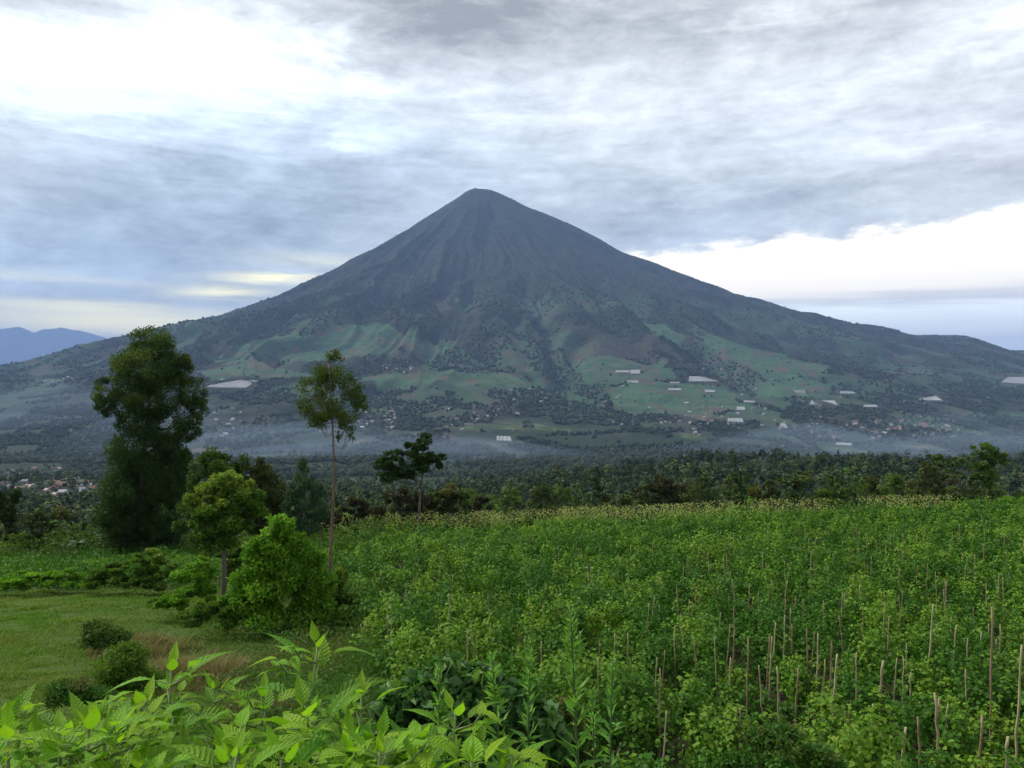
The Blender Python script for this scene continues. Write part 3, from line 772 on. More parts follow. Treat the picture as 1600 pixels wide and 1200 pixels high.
for i, (lab, base, lobes, d, n, leaf, mt, tk) in enumerate((
    ('dark thicket of leaves under the layered tree', (635, 850), [(620, 778, 26, 20), (655, 780, 28, 22), (600, 805, 30, 22), (640, 812, 34, 20), (672, 805, 22, 22)], 62, 6000, 0.24, M_brown, 0.08),
    ('round reddish brown bushy tree right of the layered tree', (702, 850), [(700, 768, 24, 12), (690, 780, 18, 14), (714, 780, 18, 14), (703, 795, 16, 18)], 62, 3600, 0.22, M_olive, 0.07),
    ('low dark brown bush between the slender trunk and the layered tree', (560, 850), [(560, 788, 22, 14), (545, 805, 24, 18), (580, 808, 26, 18)], 60, 4200, 0.22, M_brown, 0.06),
    ('dark bush directly behind the slender trunk', (505, 850), [(505, 800, 16, 20), (520, 815, 18, 16), (495, 820, 14, 16)], 58, 2600, 0.2, M_brown, 0.05),
    ('brownish bush leaning right beyond the field, right of the reddish round tree', (750, 848), [(752, 792, 20, 14), (745, 808, 22, 16)], 66, 2400, 0.24, M_brown, 0.06),
    ('dark round tree cut by the left edge of the picture', (8, 868), [(8, 782, 24, 24), (0, 805, 24, 28), (16, 815, 18, 26), (8, 840, 24, 20)], 56, 5200, 0.2, M_dark, 0.09),
    ('dark bush next to the dark round tree at the left edge', (60, 866), [(52, 815, 20, 16), (70, 825, 22, 18), (60, 845, 26, 16)], 58, 3600, 0.18, M_dark, 0.06),
    ('olive green bush in the middle of the left bush row', (95, 864), [(96, 805, 22, 14), (90, 830, 26, 22), (112, 840, 20, 18)], 60, 3600, 0.18, M_olive, 0.06),
    ('low blue green bush beside the big dark tree', (138, 862), [(130, 832, 18, 16), (150, 842, 20, 18)], 55, 2600, 0.18, M_blueg, 0.05),
    ('mid green bush low at the end of the left bush row', (30, 866), [(30, 846, 22, 14), (48, 852, 18, 12)], 54, 2200, 0.16, M_mid, 0.05),
    ('slim tree with a light bushy head, standing high at the far right', (1546, 805), [(1542, 706, 22, 14), (1530, 722, 18, 16), (1560, 720, 18, 16), (1545, 740, 26, 16), (1548, 765, 16, 22)], 76, 4200, 0.26, M_mid, 0.09),
    ('narrow olive tree left of the slim light headed tree', (1450, 808), [(1448, 736, 16, 16), (1440, 762, 18, 20), (1462, 765, 14, 18), (1450, 785, 22, 18)], 78, 3200, 0.25, M_olive, 0.08),
    ('dome shaped dark green tree just beyond the field on the right', (1305, 812), [(1304, 766, 18, 14), (1292, 782, 18, 16), (1320, 784, 16, 16), (1306, 794, 26, 14)], 72, 3600, 0.22, M_mid, 0.08),
    ('thin olive tree between the dome shaped tree and the narrow olive tree', (1366, 808), [(1362, 752, 14, 14), (1370, 772, 18, 18), (1360, 788, 18, 14)], 84, 2600, 0.25, M_olive, 0.07),
    ('left tree of the brownish pair beyond the field', (1183, 812), [(1182, 768, 15, 16), (1186, 788, 18, 16)], 76, 2200, 0.24, M_olive, 0.07),
    ('right tree of the brownish pair beyond the field, slightly taller', (1210, 812), [(1210, 762, 14, 16), (1208, 785, 17, 20)], 76, 2200, 0.24, M_olive, 0.07),
    ('wide reddish brown tree in the middle of the tree belt', (1042, 815), [(1040, 755, 28, 16), (1015, 775, 26, 20), (1065, 775, 26, 20), (1042, 785, 44, 20)], 84, 5600, 0.28, M_brown, 0.12),
    ('dark ragged tree above the left half of the field', (842, 815), [(838, 762, 12, 10), (845, 778, 14, 12), (840, 795, 10, 16)], 90, 1800, 0.26, M_brown, 0.07),
    ('dark upright tree above the field, left of the reddish brown tree', (935, 815), [(932, 758, 12, 12), (940, 776, 16, 14), (930, 792, 16, 14)], 95, 2000, 0.28, M_dark, 0.08),
    ('brown bush at the foot of the far right ridge', (1495, 808), [(1490, 765, 26, 14), (1510, 780, 22, 14), (1480, 785, 20, 14)], 90, 2600, 0.28, M_brown, 0.08),
    )):
    outline_plant('bushy_tree', lab, 'tree', base, lobes, d, n, leaf, mt, tk, M_bark, 100+i, 0.6, 0.2, 1.0, 10, 0.32, 0.3, tone_top=0.35)

for i, (lab, base, lobes, d, n, leaf, mt, kw) in enumerate((
    ('large light green shrub in front of the slender trunk', (435, 992), [(432, 815, 16, 14), (432, 840, 30, 18), (410, 868, 36, 24), (460, 858, 30, 22), (482, 880, 24, 26), (395, 905, 34, 30), (440, 905, 42, 32), (478, 925, 34, 32), (385, 945, 26, 28), (425, 955, 44, 26), (470, 965, 30, 22), (400, 880, 20, 20), (362, 962, 22, 18), (505, 955, 18, 28), (510, 905, 14, 14), (372, 925, 16, 12), (448, 826, 12, 22), (470, 842, 12, 12), (405, 848, 12, 12), (500, 872, 12, 14), (350, 940, 14, 10)], 22, 36000, 0.095, M_light, dict(sub=11, subr=0.50, fill=0.15, grow=1.05)),
    ('bright green shrub left of the pale trunk', (302, 945), [(315, 885, 24, 16), (298, 900, 30, 20), (325, 905, 20, 22), (285, 922, 26, 16), (312, 928, 28, 14)], 25, 6500, 0.10, M_light, {}),
    ('leafy shrub filling the gap under the small trunked tree', (372, 930), [(375, 868, 20, 16), (368, 895, 22, 24), (385, 855, 18, 16), (330, 862, 26, 14)], 27, 4600, 0.10, M_mid, {}),
    ('rounded shrub at the right end of the hedge behind the grass', (235, 925), [(240, 870, 28, 14), (255, 888, 26, 20), (225, 890, 30, 20), (240, 908, 34, 14)], 30, 11000, 0.11, M_fresh, {}),
    ('arching low shrub in the middle of the hedge behind the grass', (175, 925), [(185, 886, 24, 10), (165, 898, 28, 12), (195, 905, 28, 14), (150, 908, 26, 12)], 30, 9000, 0.11, M_fresh, {}),
    ('low trailing shrub at the left end of the hedge behind the grass', (60, 928), [(90, 902, 34, 12), (55, 908, 34, 12), (20, 910, 34, 12), (120, 908, 26, 12), (40, 898, 30, 8)], 30.5, 11000, 0.10, M_light, {}),
    ('dark shrub on the grass behind the tallest nettle plant', (190, 1082), [(195, 1022, 32, 18), (180, 1040, 34, 22), (212, 1048, 26, 24), (190, 1062, 40, 18), (175, 1060, 40, 20), (225, 1068, 34, 16)], 14, 12000, 0.055, M_fresh, dict(sub=12, subr=0.62, fill=0.1)),
    ('small dark bush at the edge of the brown grass', (152, 1018), [(150, 990, 26, 16), (165, 1002, 22, 12), (140, 1002, 18, 12), (180, 996, 24, 12)], 18, 6000, 0.06, M_mid, dict(sub=12, subr=0.62, fill=0.1)),
    ('low weedy bush on the grass, left of the nettle plants', (110, 1112), [(115, 1078, 34, 16), (90, 1090, 24, 14), (140, 1092, 28, 16)], 12.5, 6000, 0.045, M_strip, dict(sub=12, subr=0.65, fill=0.1)),
    ('small round bush on the far edge of the field, left of centre', (822, 836), [(820, 818, 22, 12), (812, 824, 18, 10), (835, 825, 16, 10)], 58, 2200, 0.15, M_mid, {}),
    ('low bright bush on the far edge of the field beside the round bush', (868, 836), [(866, 822, 24, 10), (880, 826, 20, 8)], 58, 1600, 0.15, M_light, {}),
    ('small bright bush on the far edge of the field, right of centre', (1405, 815), [(1405, 796, 20, 10), (1398, 804, 22, 9)], 60, 1700, 0.15, M_light, {}),
    ('tiny leafy bush on the far edge of the field near the thin olive tree', (1345, 815), [(1345, 804, 14, 7)], 60, 700, 0.14, M_mid, {}),
    ('big rounded bush on the field corner at the right edge', (1590, 812), [(1592, 785, 26, 14), (1570, 794, 26, 12), (1610, 792, 24, 16)], 58, 3400, 0.16, M_light, {}),
    ('leafy shrub at the foot of the slender trunk, on its right', (535, 1000), [(530, 905, 18, 16), (522, 925, 22, 22), (540, 945, 26, 24), (556, 970, 24, 18), (520, 965, 26, 22)], 23, 8500, 0.09, M_fresh, {}),
    ('low green shrub between the pale trunk and the dry grass', (325, 985), [(322, 950, 26, 14), (345, 962, 28, 16), (300, 965, 26, 14)], 21.5, 6000, 0.08, M_fresh, {}),
    ('small bright shrub in front of the hedge end, left of the pale trunk', (262, 958), [(262, 938, 22, 12), (280, 945, 22, 12), (245, 945, 18, 10)], 24, 4500, 0.085, M_light, {}),
    ('low bush where the field meets the slender trunk', (548, 850), [(545, 832, 18, 10), (560, 838, 16, 8)], 50, 1500, 0.15, M_mid, {}),
    ('glossy dark leaved bush in the middle foreground', (715, 1235), [(700, 1062, 48, 26), (745, 1078, 46, 34), (660, 1092, 56, 32), (715, 1115, 70, 40), (780, 1130, 46, 44), (640, 1145, 60, 42), (710, 1175, 80, 40), (800, 1185, 50, 36), (600, 1175, 40, 36), (620, 1105, 44, 30), (850, 1150, 40, 40), (820, 1095, 34, 30), (760, 1150, 60, 40)], 4.4, 11000, 0.066, M_bean, dict(sub=20, subr=0.36, wl=0.8)),
    ('reddish green weedy bush at the right of the dark leaved bush', (870, 1215), [(872, 1108, 30, 26), (890, 1140, 34, 34), (860, 1170, 40, 32), (910, 1180, 34, 26)], 4.8, 6500, 0.034, M_weed, dict(sub=20, subr=0.45, fill=0.2)),
    ('dark feathery weed clump at the bottom right of centre', (1225, 1215), [(1215, 1162, 46, 18), (1170, 1182, 36, 16), (1262, 1180, 40, 18), (1235, 1145, 18, 16), (1195, 1150, 14, 14), (1285, 1195, 34, 14), (1140, 1192, 26, 12)], 7.2, 7000, 0.035, M_strip, dict(sub=14, subr=0.6, fill=0.1)),
    )):
    outline_plant('leafy_shrub', lab, 'shrub', base, lobes, d, n, leaf, mt, None, None, 300+i, kw.pop('wl', 0.6), 0.25, 1.0, **dict(dict(sub=12, subr=0.30, fill=0.3, tone_top=0.35), **kw))

# ------------------------------------------------------------------ tree belt between field and ridge: individuals from a few builds
def proto_tree(seed, mt, shape, label, leaf=0.30, n=900, name='belt_tree'):
    g = np.random.default_rng(seed)
    H = 6.0
    root = empty(name, (0, 0, 0)); tag(root, label, 'tree')
    L = []
    if shape == 'round':
        for _ in range(6): L.append((g.uniform(-1, 1), g.uniform(-1, 1), g.uniform(2.6, 5.0), 1.2, 1.2, 1.0))
    elif shape == 'tall':
        for k in range(6): L.append((g.uniform(-.4, .4), g.uniform(-.4, .4), 1.8+k*0.75, 1.15-0.13*k, 1.15-0.13*k, 0.8))
    elif shape == 'flat':
        for k in range(7): L.append((g.uniform(-1.8, 1.8), g.uniform(-1.8, 1.8), g.uniform(4.2, 5.6), 0.95, 0.95, 0.4))
    else:
        for k in range(7): L.append((g.uniform(-1.9, 1.9), g.uniform(-1.5, 1.5), g.uniform(0.9, 3.2), 1.3, 1.3, 1.0))
    C, N, cl = lobe_points(L, n, g, 8, 0.34, 0.3)
    k = C[:, 2] > 0.1; C, N, cl = C[k], N[k], cl[k]
    s = leaf*g.uniform(0.6, 1.3, len(C))
    ob('crown', leaf_mesh('crown', C, N, s, s*0.7, g, np.clip(cl*0.8+C[:, 2]/H*0.2, 0, 1), droop=0.2), mt, root)
    t = np.linspace(0, 1, 5)
    parts = [tube(np.stack([np.sin(t*3+seed)*0.12, np.cos(t*2)*0.1, t*4.6-0.6], 1), 0.13*(1-0.75*t), 5)]
    for l in L[:4]:
        parts.append(tube(np.array([(0, 0, l[2]*0.55), (l[0]*0.5, l[1]*0.5, l[2]*0.75), l[:3]]), [0.07, 0.05, 0.02], 4))
    ob('trunk', tubes_mesh('trunk', parts), M_bark, root)
    return root
PROT = []
for i, (mt, sh, adj) in enumerate(((M_dark, 'round', 'dark round'), (M_mid, 'round', 'mid green round'), (M_olive, 'round', 'olive brown round'), (M_dark, 'tall', 'dark upright'),
        (M_blueg, 'tall', 'blue green upright'), (M_olive, 'low', 'low olive spreading'), (M_light, 'low', 'low bright green spreading'), (M_mid, 'low', 'low mid green spreading'), (M_dark, 'flat', 'dark flat topped'))):
    PROT.append((adj, sh, [proto_tree(500+i*3+j, mt, sh, '', name='belt_tree') for j in range(2)]))
g3 = np.random.default_rng(33)
used = set(); bands = []
def zone(px):
    for lim, nm in ((300, 'behind the left hedge'), (560, 'behind the slender trunk'), (800, 'behind the field, left part'), (1060, 'behind the field, middle'),
                    (1330, 'behind the field, right part'), (9999, 'behind the field, far right')):
        if px < lim: return nm
spots = []
for _ in range(150): spots.append((g3.uniform(520, 1620), g3.uniform(72, 160)))
for _ in range(75): spots.append((g3.uniform(480, 1620), g3.uniform(160, 330)))
for _ in range(45): spots.append((g3.uniform(760, 1640), g3.uniform(350, 720)))
for _ in range(28): spots.append((g3.uniform(-20, 520), g3.uniform(62, 120)))
for px, d in spots:
    adj, sh, pr = PROT[int(g3.choice(len(PROT), p=[.16, .16, .14, .10, .1, .10, .10, .10, .04]))]
    x = (px-800)/FPX*d; z = float(zt(x, d))
    s = g3.uniform(0.55, 1.6)*np.interp(d, [60, 110, 300, 700], [0.62, 0.95, 1.5, 2.1])
    # keep the crowns below the line the photograph's belt reaches
    lim = np.interp(px, [0, 150, 480, 560, 700, 900, 1100, 1300, 1600], [792, 790, 770, 772, 762, 746, 735, 735, 714])
    lim = lim-22*(d > 340)
    top = (600-lim+g3.uniform(-16, 8))/FPX*d
    s = min(s, max(0.3, (top-z)/5.6))
    p = pr[int(g3.integers(0, 2))]
    far = 'very far ' if d > 340 else 'far ' if d > 160 else ('nearer ' if d < 95 else '')
    lab = '%s%s %s tree in the belt %s' % (far, 'small' if s < 0.6 else ('large' if s > 0.9 else 'medium'), adj, zone(px))
    if p.name not in used:
        used.add(p.name); p.location = (x, d, z); p.rotation_euler = (0, 0, g3.uniform(0, 6)); p.scale = (s, s, s); p['label'] = lab; p['group'] = 'trees in the belt beyond the field'
    else:
        dup(p, (x, d, z), g3.uniform(0, 6), (s*g3.uniform(0.85, 1.2), s, s), lab, 'trees in the belt beyond the field')

# banana plants
def banana(px, py, d, label, seed):
    g = np.random.default_rng(seed)
    x, y, _ = S(px, py, d); z = float(zt(x, y))
    root = empty('banana_plant', (x, y, z)); tag(root, label, 'plant')
    H = (600-py)/FPX*d-z
    ob('stem', tubes_mesh('stem', [tube(np.array([(0, 0, -0.1), (0.05, 0, H*0.35), (0.05, 0.02, H*0.62)]), [0.13, 0.10, 0.06], 7)]), M_stem, root)
    Vs, Fs, o_ = [], [], 0
    for k in range(8):
        a = k*2.4+g.uniform(-.3, .3); dr = np.array([math.cos(a), math.sin(a), 0]); pe = np.array([-dr[1], dr[0], 0])
        t = np.linspace(0, 1, 9); Lf = H*0.55
        c = np.array([0.05, 0, H*0.6])+dr*(t*Lf*0.8)[:, None]+np.array([0, 0, 1])*(t*Lf*0.9-t*t*Lf*g.uniform(0.5, 1.1))[:, None]
        w = 0.22*np.sin(np.clip(t*1.05+0.08, 0, 1)*math.pi)**0.7+0.01
        V = np.concatenate([c-pe*w[:, None], c+np.array([0, 0, -0.05]), c+pe*w[:, None]])
        F = [(i, i+1, i+10, i+9) for i in range(8)]+[(i+9, i+10, i+19, i+18) for i in range(8)]
        Vs.append(V); Fs.append(np.array(F)+o_); o_ += len(V)
    V, F = np.vstack(Vs), np.vstack(Fs)
    ob('foliage', np_mesh('foliage', V, F, {'rnd': ('FACE', g.random(len(F))), 'tone': ('FACE', g.random(len(F)))}), M_blueg, root)
banana(163, 826, 52, 'ragged blue green banana plant at the foot of the big dark tree', 1)
banana(118, 838, 50, 'lower banana plant among the bushes left of the big dark tree', 2)

# ------------------------------------------------------------------ the crop field
gc = np.random.default_rng(77)
def field_plants():
    rowdir = math.radians(82)
    ca, sa = math.cos(rowdir), math.sin(rowdir)
    out = []
    rows = np.arange(-90, 40, 1.22)
    for r_ in rows:
        s = np.arange(-75, 75, 0.44); s = s+gc.normal(size=len(s))*0.12
        x = r_*ca+s*sa+gc.normal(size=len(s))*0.10; y = -r_*sa+s*ca
        out.append(np.stack([x, y], 1))
    P = np.vstack(out)
    x, y = P.T
    left = np.interp(y, [8, 12, 25, 50, 64], [0.2, -1.2, -5.0, -10.8, -14.3])+(fbm(y/3, y*0, 8, 2)-0.5)*1.5
    k = (x > left) & (x < 0.72*y+1.5) & (y > 8.3+0.5*np.sin(x)) & (y < 63.5+1.2*np.sin(x*0.4))
    k &= (vnoise(x/3.1, y/3.1, 55) > 0.03)
    return P[k]
FP = field_plants()
FZ = zt(FP[:, 0], FP[:, 1])
def crop_mesh():
    n = len(FP); dd = FP[:, 1]
    vig = 0.45+1.0*fbm(FP[:, 0]/2.6, FP[:, 1]/2.6, 12, 4)+gc.normal(size=n)*0.22      # vigour of each plant
    vig = np.clip(vig, 0.4, 1.6)
    spire = (gc.random(n) < 0.05)
    H = 0.90*vig**1.3; Rr = 0.37*vig**0.8
    H = np.where(spire, gc.uniform(1.0, 1.5, n), H*0.92); Rr = np.where(spire, 0.24, Rr)
    ptone = gc.normal(size=n)*0.30
    cnt = (np.interp(dd, [8, 14, 24, 40, 64], [520, 380, 190, 105, 66])*vig**1.2).astype(int)
    idx = np.repeat(np.arange(n), cnt); m = len(idx)
    # leaves sit on a lumpy dome, a few lumps per plant, blades facing outwards and up
    k = 6
    lump = gc.normal(size=(n, k, 3))*np.array([0.50, 0.50, 0.10])+np.array([0, 0, 0.30])
    lr = gc.uniform(0.38, 0.66, (n, k))
    ci = gc.integers(0, k, m)
    dn = rdir(m, gc); dn[:, 2] = np.abs(dn[:, 2])*1.2-0.25; dn = unit(dn)
    rad = lr[idx, ci]*(0.80+0.28*gc.random(m))
    p = lump[idx, ci]+dn*rad[:, None]
    C = np.stack([FP[idx, 0]+p[:, 0]*Rr[idx]*1.15, FP[idx, 1]+p[:, 1]*Rr[idx]*1.15, FZ[idx]+np.clip(p[:, 2], 0.03, 1.5)*H[idx]*1.05], 1)
    N = unit(dn*1.1+np.array([0, 0, 0.25])+rdir(m, gc)*0.55)
    s = np.interp(dd[idx], [8, 16, 30, 64], [0.078, 0.084, 0.112, 0.160])*gc.uniform(0.6, 1.35, m)
    rare = (gc.random(n)[idx] > 0.92)
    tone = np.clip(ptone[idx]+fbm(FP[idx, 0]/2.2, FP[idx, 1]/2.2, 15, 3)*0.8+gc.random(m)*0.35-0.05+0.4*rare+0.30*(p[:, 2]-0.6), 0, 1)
    return leaf_mesh('crop', C, N, s, s*0.82, gc, tone, droop=0.15)
o = ob('bean_crop', crop_mesh(), M_crop)
stuff(o, 'dense green staked crop plants filling the sloping field', 'crop')

def scatter_leaves(name, x, y, hgt, size, mt, g, label, cat, wl=0.5, tone=None, up=0.5):
    z = zt(x, y)+hgt
    C = np.stack([x, y, z], 1)
    N = unit(rdir(len(x), g)+np.array([0, 0, up]))
    o = ob(name, leaf_mesh(name, C, N, size, size*wl, g, tone), mt)
    return stuff(o, label, cat)
# pale seed heads along the top of the field
n = 16000
x = gc.uniform(-15, 40, n); y = 60.5+gc.normal(size=n)*2.8
k = (fbm(x/2.2, y/1.3, 19, 3) > 0.47+0.06*sstep(x, 5, 30)) & (x < 34)
x, y = x[k], y[k]
scatter_leaves('pale_weeds', x, y, gc.uniform(0.8, 1.75, len(x)), gc.uniform(0.09, 0.22, len(x)), M_pale, gc, 'pale yellowish flowering weeds along the far edge of the field', 'weeds', 0.35, up=0.1)

n = 60000
y = gc.uniform(31.5, 50, n); x = -0.80*y+gc.random(n)*(0.80*y-0.20*y)
k = fbm(x/1.0, y/1.0, 47, 3) > 0.36
x, y = x[k], y[k]
scatter_leaves('vegetable_plot', x, y, gc.random(len(x))*0.75*fbm(x/1.1, y/1.1, 48, 3)*1.4, gc.uniform(0.10, 0.2, len(x)), M_crop, gc, 'flat plot of low green vegetables behind the left hedge', 'crop', 0.6, np.clip(fbm(x/2, y/2, 49, 2), 0, 1), 0.8)
n = 52000
y = gc.uniform(50, 68, n); x = -0.85*y+gc.random(n)*(0.85*y-0.14*y)
hh = gc.random(n)*3.4*np.clip(fbm(x/2.6, y/2.6, 57, 3)-0.22, 0.05, 1)
scatter_leaves('thicket', x, y, hh, gc.uniform(0.14, 0.27, n), M_mid, gc, 'tangled green thicket on the slope edge behind the left plot', 'shrubs', 0.6, np.clip(fbm(x/3, y/3, 58, 3)*1.5-0.4, 0, 1), 0.5)

# blades: thin bent triangles
def blade_mesh(name, x, y, z, h, w, g, tone, lean=0.5, segs=2):
    n = len(x); a = g.uniform(0, 2*math.pi, n)
    dr = np.stack([np.cos(a), np.sin(a), 0*a], 1); pe = np.stack([-dr[:, 1], dr[:, 0], 0*a], 1)
    ln = (lean*g.uniform(0.2, 1.4, n)*h)[:, None]
    B = np.stack([x, y, z], 1)
    w = np.asarray(w).reshape(-1, 1)*np.ones((n, 1)); up = np.array([[0, 0, 1.0]])*np.asarray(h).reshape(-1, 1)
    v0, v1 = B-pe*w*0.5, B+pe*w*0.5
    M = B+up*0.62+dr*ln*0.35
    v2, v3 = M+pe*w*0.4, M-pe*w*0.4
    T = B+up*0.95+dr*ln
    v4, v5 = T+pe*w*0.04, T-pe*w*0.04
    V = np.stack([v0, v1, v2, v3, v4, v5], 1).reshape(-1, 3)
    base = (np.arange(n)*6)[:, None]
    F = np.concatenate([base+np.array([[0, 1, 2, 3]]), base+np.array([[3, 2, 4, 5]])])
    return np_mesh(name, V, F, {'rnd': ('FACE', np.tile(g.random(n), 2)), 'tone': ('FACE', np.tile(tone, 2))})
gg = np.random.default_rng(101)
n = 210000
y = 6.5+25*gg.random(n)**1.15; x = -0.80*y+gg.random(n)*(0.80*y-0.16*y-0.8)
cl = fbm(x/1.4, y/1.4, 23, 4); cl2 = fbm(x/0.35, y/0.35, 24, 2)
k = (cl+0.5*cl2 > 0.50)
x, y, cl = x[k], y[k], cl[k]
h = gg.uniform(0.04, 0.12, len(x))*(0.3+3.2*np.clip(fbm(x/0.8, y/0.8, 26, 4)-0.25, 0, 1)**1.4*1.1)*0.8
stuff(ob('grass', blade_mesh('grass', x, y, zt(x, y)-0.01, h, np.interp(y, [6, 30], [0.010, 0.03]), gg, np.clip(fbm(x/3, y/3, 25, 3)*1.1-0.1+0.3*gg.random(len(x)), 0, 1), 0.9), M_grass),
      'short green grass on the level ground at the lower left', 'grass')
# broad-leaved ground weeds over the turf and the strip between turf and field
n = 130000
y = 3.6+29*gg.random(n)**1.4; x = -0.80*y+gg.random(n)*(1.6*y)
lf = np.interp(y, [3, 8, 12, 25, 33], [3.2, 1.6, -0.6, -4.6, -6.5])
strip_w = np.exp(-((x-(lf-1.2-0.06*y))/(1.3+0.05*y))**2)
dens = 0.26+0.9*strip_w+0.7*(y < 9.5)*(x > -4)
k = (x < np.where(y < 9.3, 9, lf+0.8)) & (gg.random(n) < dens*sstep(fbm(x/0.9, y/0.9, 27, 3), 0.3, 0.6)*1.3)
x, y = x[k], y[k]
sw = np.exp(-((x-(np.interp(y, [3, 8, 12, 25, 33], [3.2, 1.6, -0.6, -4.6, -6.5])-1.2))/(1.5+0.05*y))**2)
hh = gg.random(len(x))**1.2*(0.10+0.75*sw*fbm(x/1.3, y/1.3, 28, 2)*1.6)
red = np.clip(sw*1.1*fbm(x/1.8, y/1.8, 29, 3)+gg.random(len(x))*0.35-0.05, 0, 1)
scatter_leaves('ground_weeds', x, y, hh+0.02, gg.uniform(0.03, 0.075, len(x)), M_weed, gg, 'mixed low green and reddish weeds between the grass and the crop field', 'weeds', 0.55, red, 0.7)
n = 60000
y = 7.5+26*gg.random(n)**1.2; lf = np.interp(y, [3, 8, 12, 25, 33], [3.2, 1.6, -0.6, -4.6, -6.5])
x = lf-0.4-(0.6+0.16*y)*np.abs(gg.normal(size=n))*0.62
k = fbm(x/0.9, y/0.9, 127, 3) > 0.36
x, y = x[k], y[k]
hh = gg.random(len(x))**0.9*(0.25+0.9*np.clip(fbm(x/1.6, y/1.6, 128, 3)-0.25, 0, 1))
scatter_leaves('strip_weeds', x, y, hh, gg.uniform(0.04, 0.09, len(x)), M_strip, gg, 'rank green and brownish weeds on the bank between lawn and crop field', 'weeds', 0.5, np.clip(fbm(x/1.5, y/2.0, 129, 3)*1.7-0.35+gg.random(len(x))*0.2, 0, 1), 0.5)
# knee-high weeds in front of the field, bottom right
n = 60000
y = 4.2+5.0*gg.random(n); x = -0.5+gg.random(n)*(0.74*y+1.5)
k = fbm(x/0.7, y/0.7, 37, 3) > 0.40
x, y = x[k], y[k]
hh = gg.random(len(x))*0.85*fbm(x/0.8, y/0.8, 38, 2)
scatter_leaves('weed_thicket', x, y, hh, gg.uniform(0.025, 0.06, len(x)), M_horse, gg, 'fine leaved green weeds in front of the field at the lower right', 'weeds', 0.35, np.clip(fbm(x, y, 39, 3)*1.2-0.3, 0, 1), 0.2)
o.data.materials[0] = o.data.materials[0]

# grass tussocks (individual)
def tussock(px, py, d, rad, hgt, n, mt, label, seed, lean=0.7, w=0.008):
    g = np.random.default_rng(seed)
    x0, y0, _ = S(px, py, d); z0 = float(zt(x0, y0))
    r = rad*np.sqrt(g.random(n)); a = g.uniform(0, 6.283, n)
    r = r*(0.75+0.5*vnoise(np.cos(a)*2+seed, np.sin(a)*2, seed))
    x = r*np.cos(a); y = r*np.sin(a)*0.8
    tuft = rdir(60, g)[:, :2]*rad*np.sqrt(g.random((60, 1))); ti = g.integers(0, 60, n); on = g.random(n) < 0.65
    x = np.where(on, tuft[ti, 0]+g.normal(size=n)*rad*0.045, x); y = np.where(on, tuft[ti, 1]*0.8+g.normal(size=n)*rad*0.045, y); r = np.hypot(x, y)
    z = zt(x0+x, y0+y)-z0-0.02
    h = hgt*g.uniform(0.35, 1.1, n)*(1-0.45*np.clip(r/rad, 0, 1)**2)*np.where(on, (0.6+0.8*g.random(60))[ti], 0.6)
    o = ob('grass_tussock', blade_mesh('grass_tussock', x, y, z, h, w, g, np.clip(g.random(n)*1.1-0.1, 0, 1), lean), mt, None, (x0, y0, z0))
    tag(o, label, 'grass')
tussock(292, 1010, 17, 1.6, 0.50, 9000, M_dry, 'wide tussock of dry brown grass left of centre, behind the nettle plants', 1, 0.8, 0.010)
tussock(225, 985, 20, 1.4, 0.45, 7000, M_dry, 'smaller brown grass tussock behind the small dark bush', 2, 0.7, 0.011)
tussock(400, 1040, 14.5, 0.9, 0.40, 2200, M_dry, 'sparse brown grass tuft at the foot of the large light green shrub', 3, 0.7, 0.009)
tussock(1075, 1200, 5.6, 0.42, 0.55, 900, M_strawy, 'pale arching grass clump at the bottom right of centre', 4, 1.3, 0.006)
tussock(1000, 1190, 5.4, 0.50, 0.72, 1000, M_dry, 'straw coloured grass patch left of the pale arching clump', 5, 0.6, 0.006)
tussock(948, 1195, 5.0, 0.38, 0.66, 700, M_dry, 'brownish grass tuft beside the tallest horseweed', 6, 0.6, 0.006)
tussock(1155, 1205, 5.6, 0.42, 0.42, 700, M_strawy, 'short pale grass clump right of the arching clump', 7, 1.0, 0.006)

# ------------------------------------------------------------------ bamboo stakes in the crop (each its own object)
def stake_mesh(h, r, seed, crook=0.03):
    g = np.random.default_rng(seed)
    k = 9; t = np.linspace(0, 1, k)
    P = np.stack([np.cumsum(g.normal(size=k))*crook*0.25*h, np.cumsum(g.normal(size=k))*crook*0.25*h, t*h], 1); P[0, :2] = 0
    parts = [tube(P, r*(1-0.35*t)*(1+0.12*(np.arange(k) % 2)), 6)]
    return tubes_mesh('bamboo_stake', parts)
STK = [ob('bamboo_stake', stake_mesh(1.0, 0.0145, i, 0.035), M_bamboo if i % 3 else M_bamboo2) for i in range(6)]
first = set()
def stake(x, y, h, thick, lean, label, group='bamboo stakes in the crop field'):
    z = float(zt(x, y))
    i = random.randrange(6); p = STK[i]
    if i in first: p = p.copy(); col.objects.link(p)
    first.add(i)
    p.location = (x, y, z-0.05); p.scale = (thick**0.55, thick**0.55, h+0.05)
    if 'upright stake' in label:
        px_ = 800+x/y*FPX
        look = ('reddish brown ' if i in (0, 3) else 'pale brown ')+('thick ' if thick > 1.25 else ('thin ' if thick < 0.9 else ''))+('short ' if h < 1.2 else ('tall ' if h > 1.42 else ''))
        tilt = 'leaning left' if lean[0] < -0.045 else ('leaning right' if lean[0] > 0.045 else 'upright')
        side = ('left part' if px_ < 800 else 'left of centre' if px_ < 1000 else 'centre right' if px_ < 1150 else 'inner right' if px_ < 1300 else 'right part' if px_ < 1450 else 'far right')
        row = 'front' if y < 13 else 'near' if y < 17 else 'middle' if y < 23 else 'back' if y < 31 else 'distant'
        label = look+'stake '+tilt+', '+side+' of the field, '+row+' rows'
    p.rotation_euler = (lean[1], lean[0], random.uniform(0, 0.4))
    tag(p, label, 'stake', group)
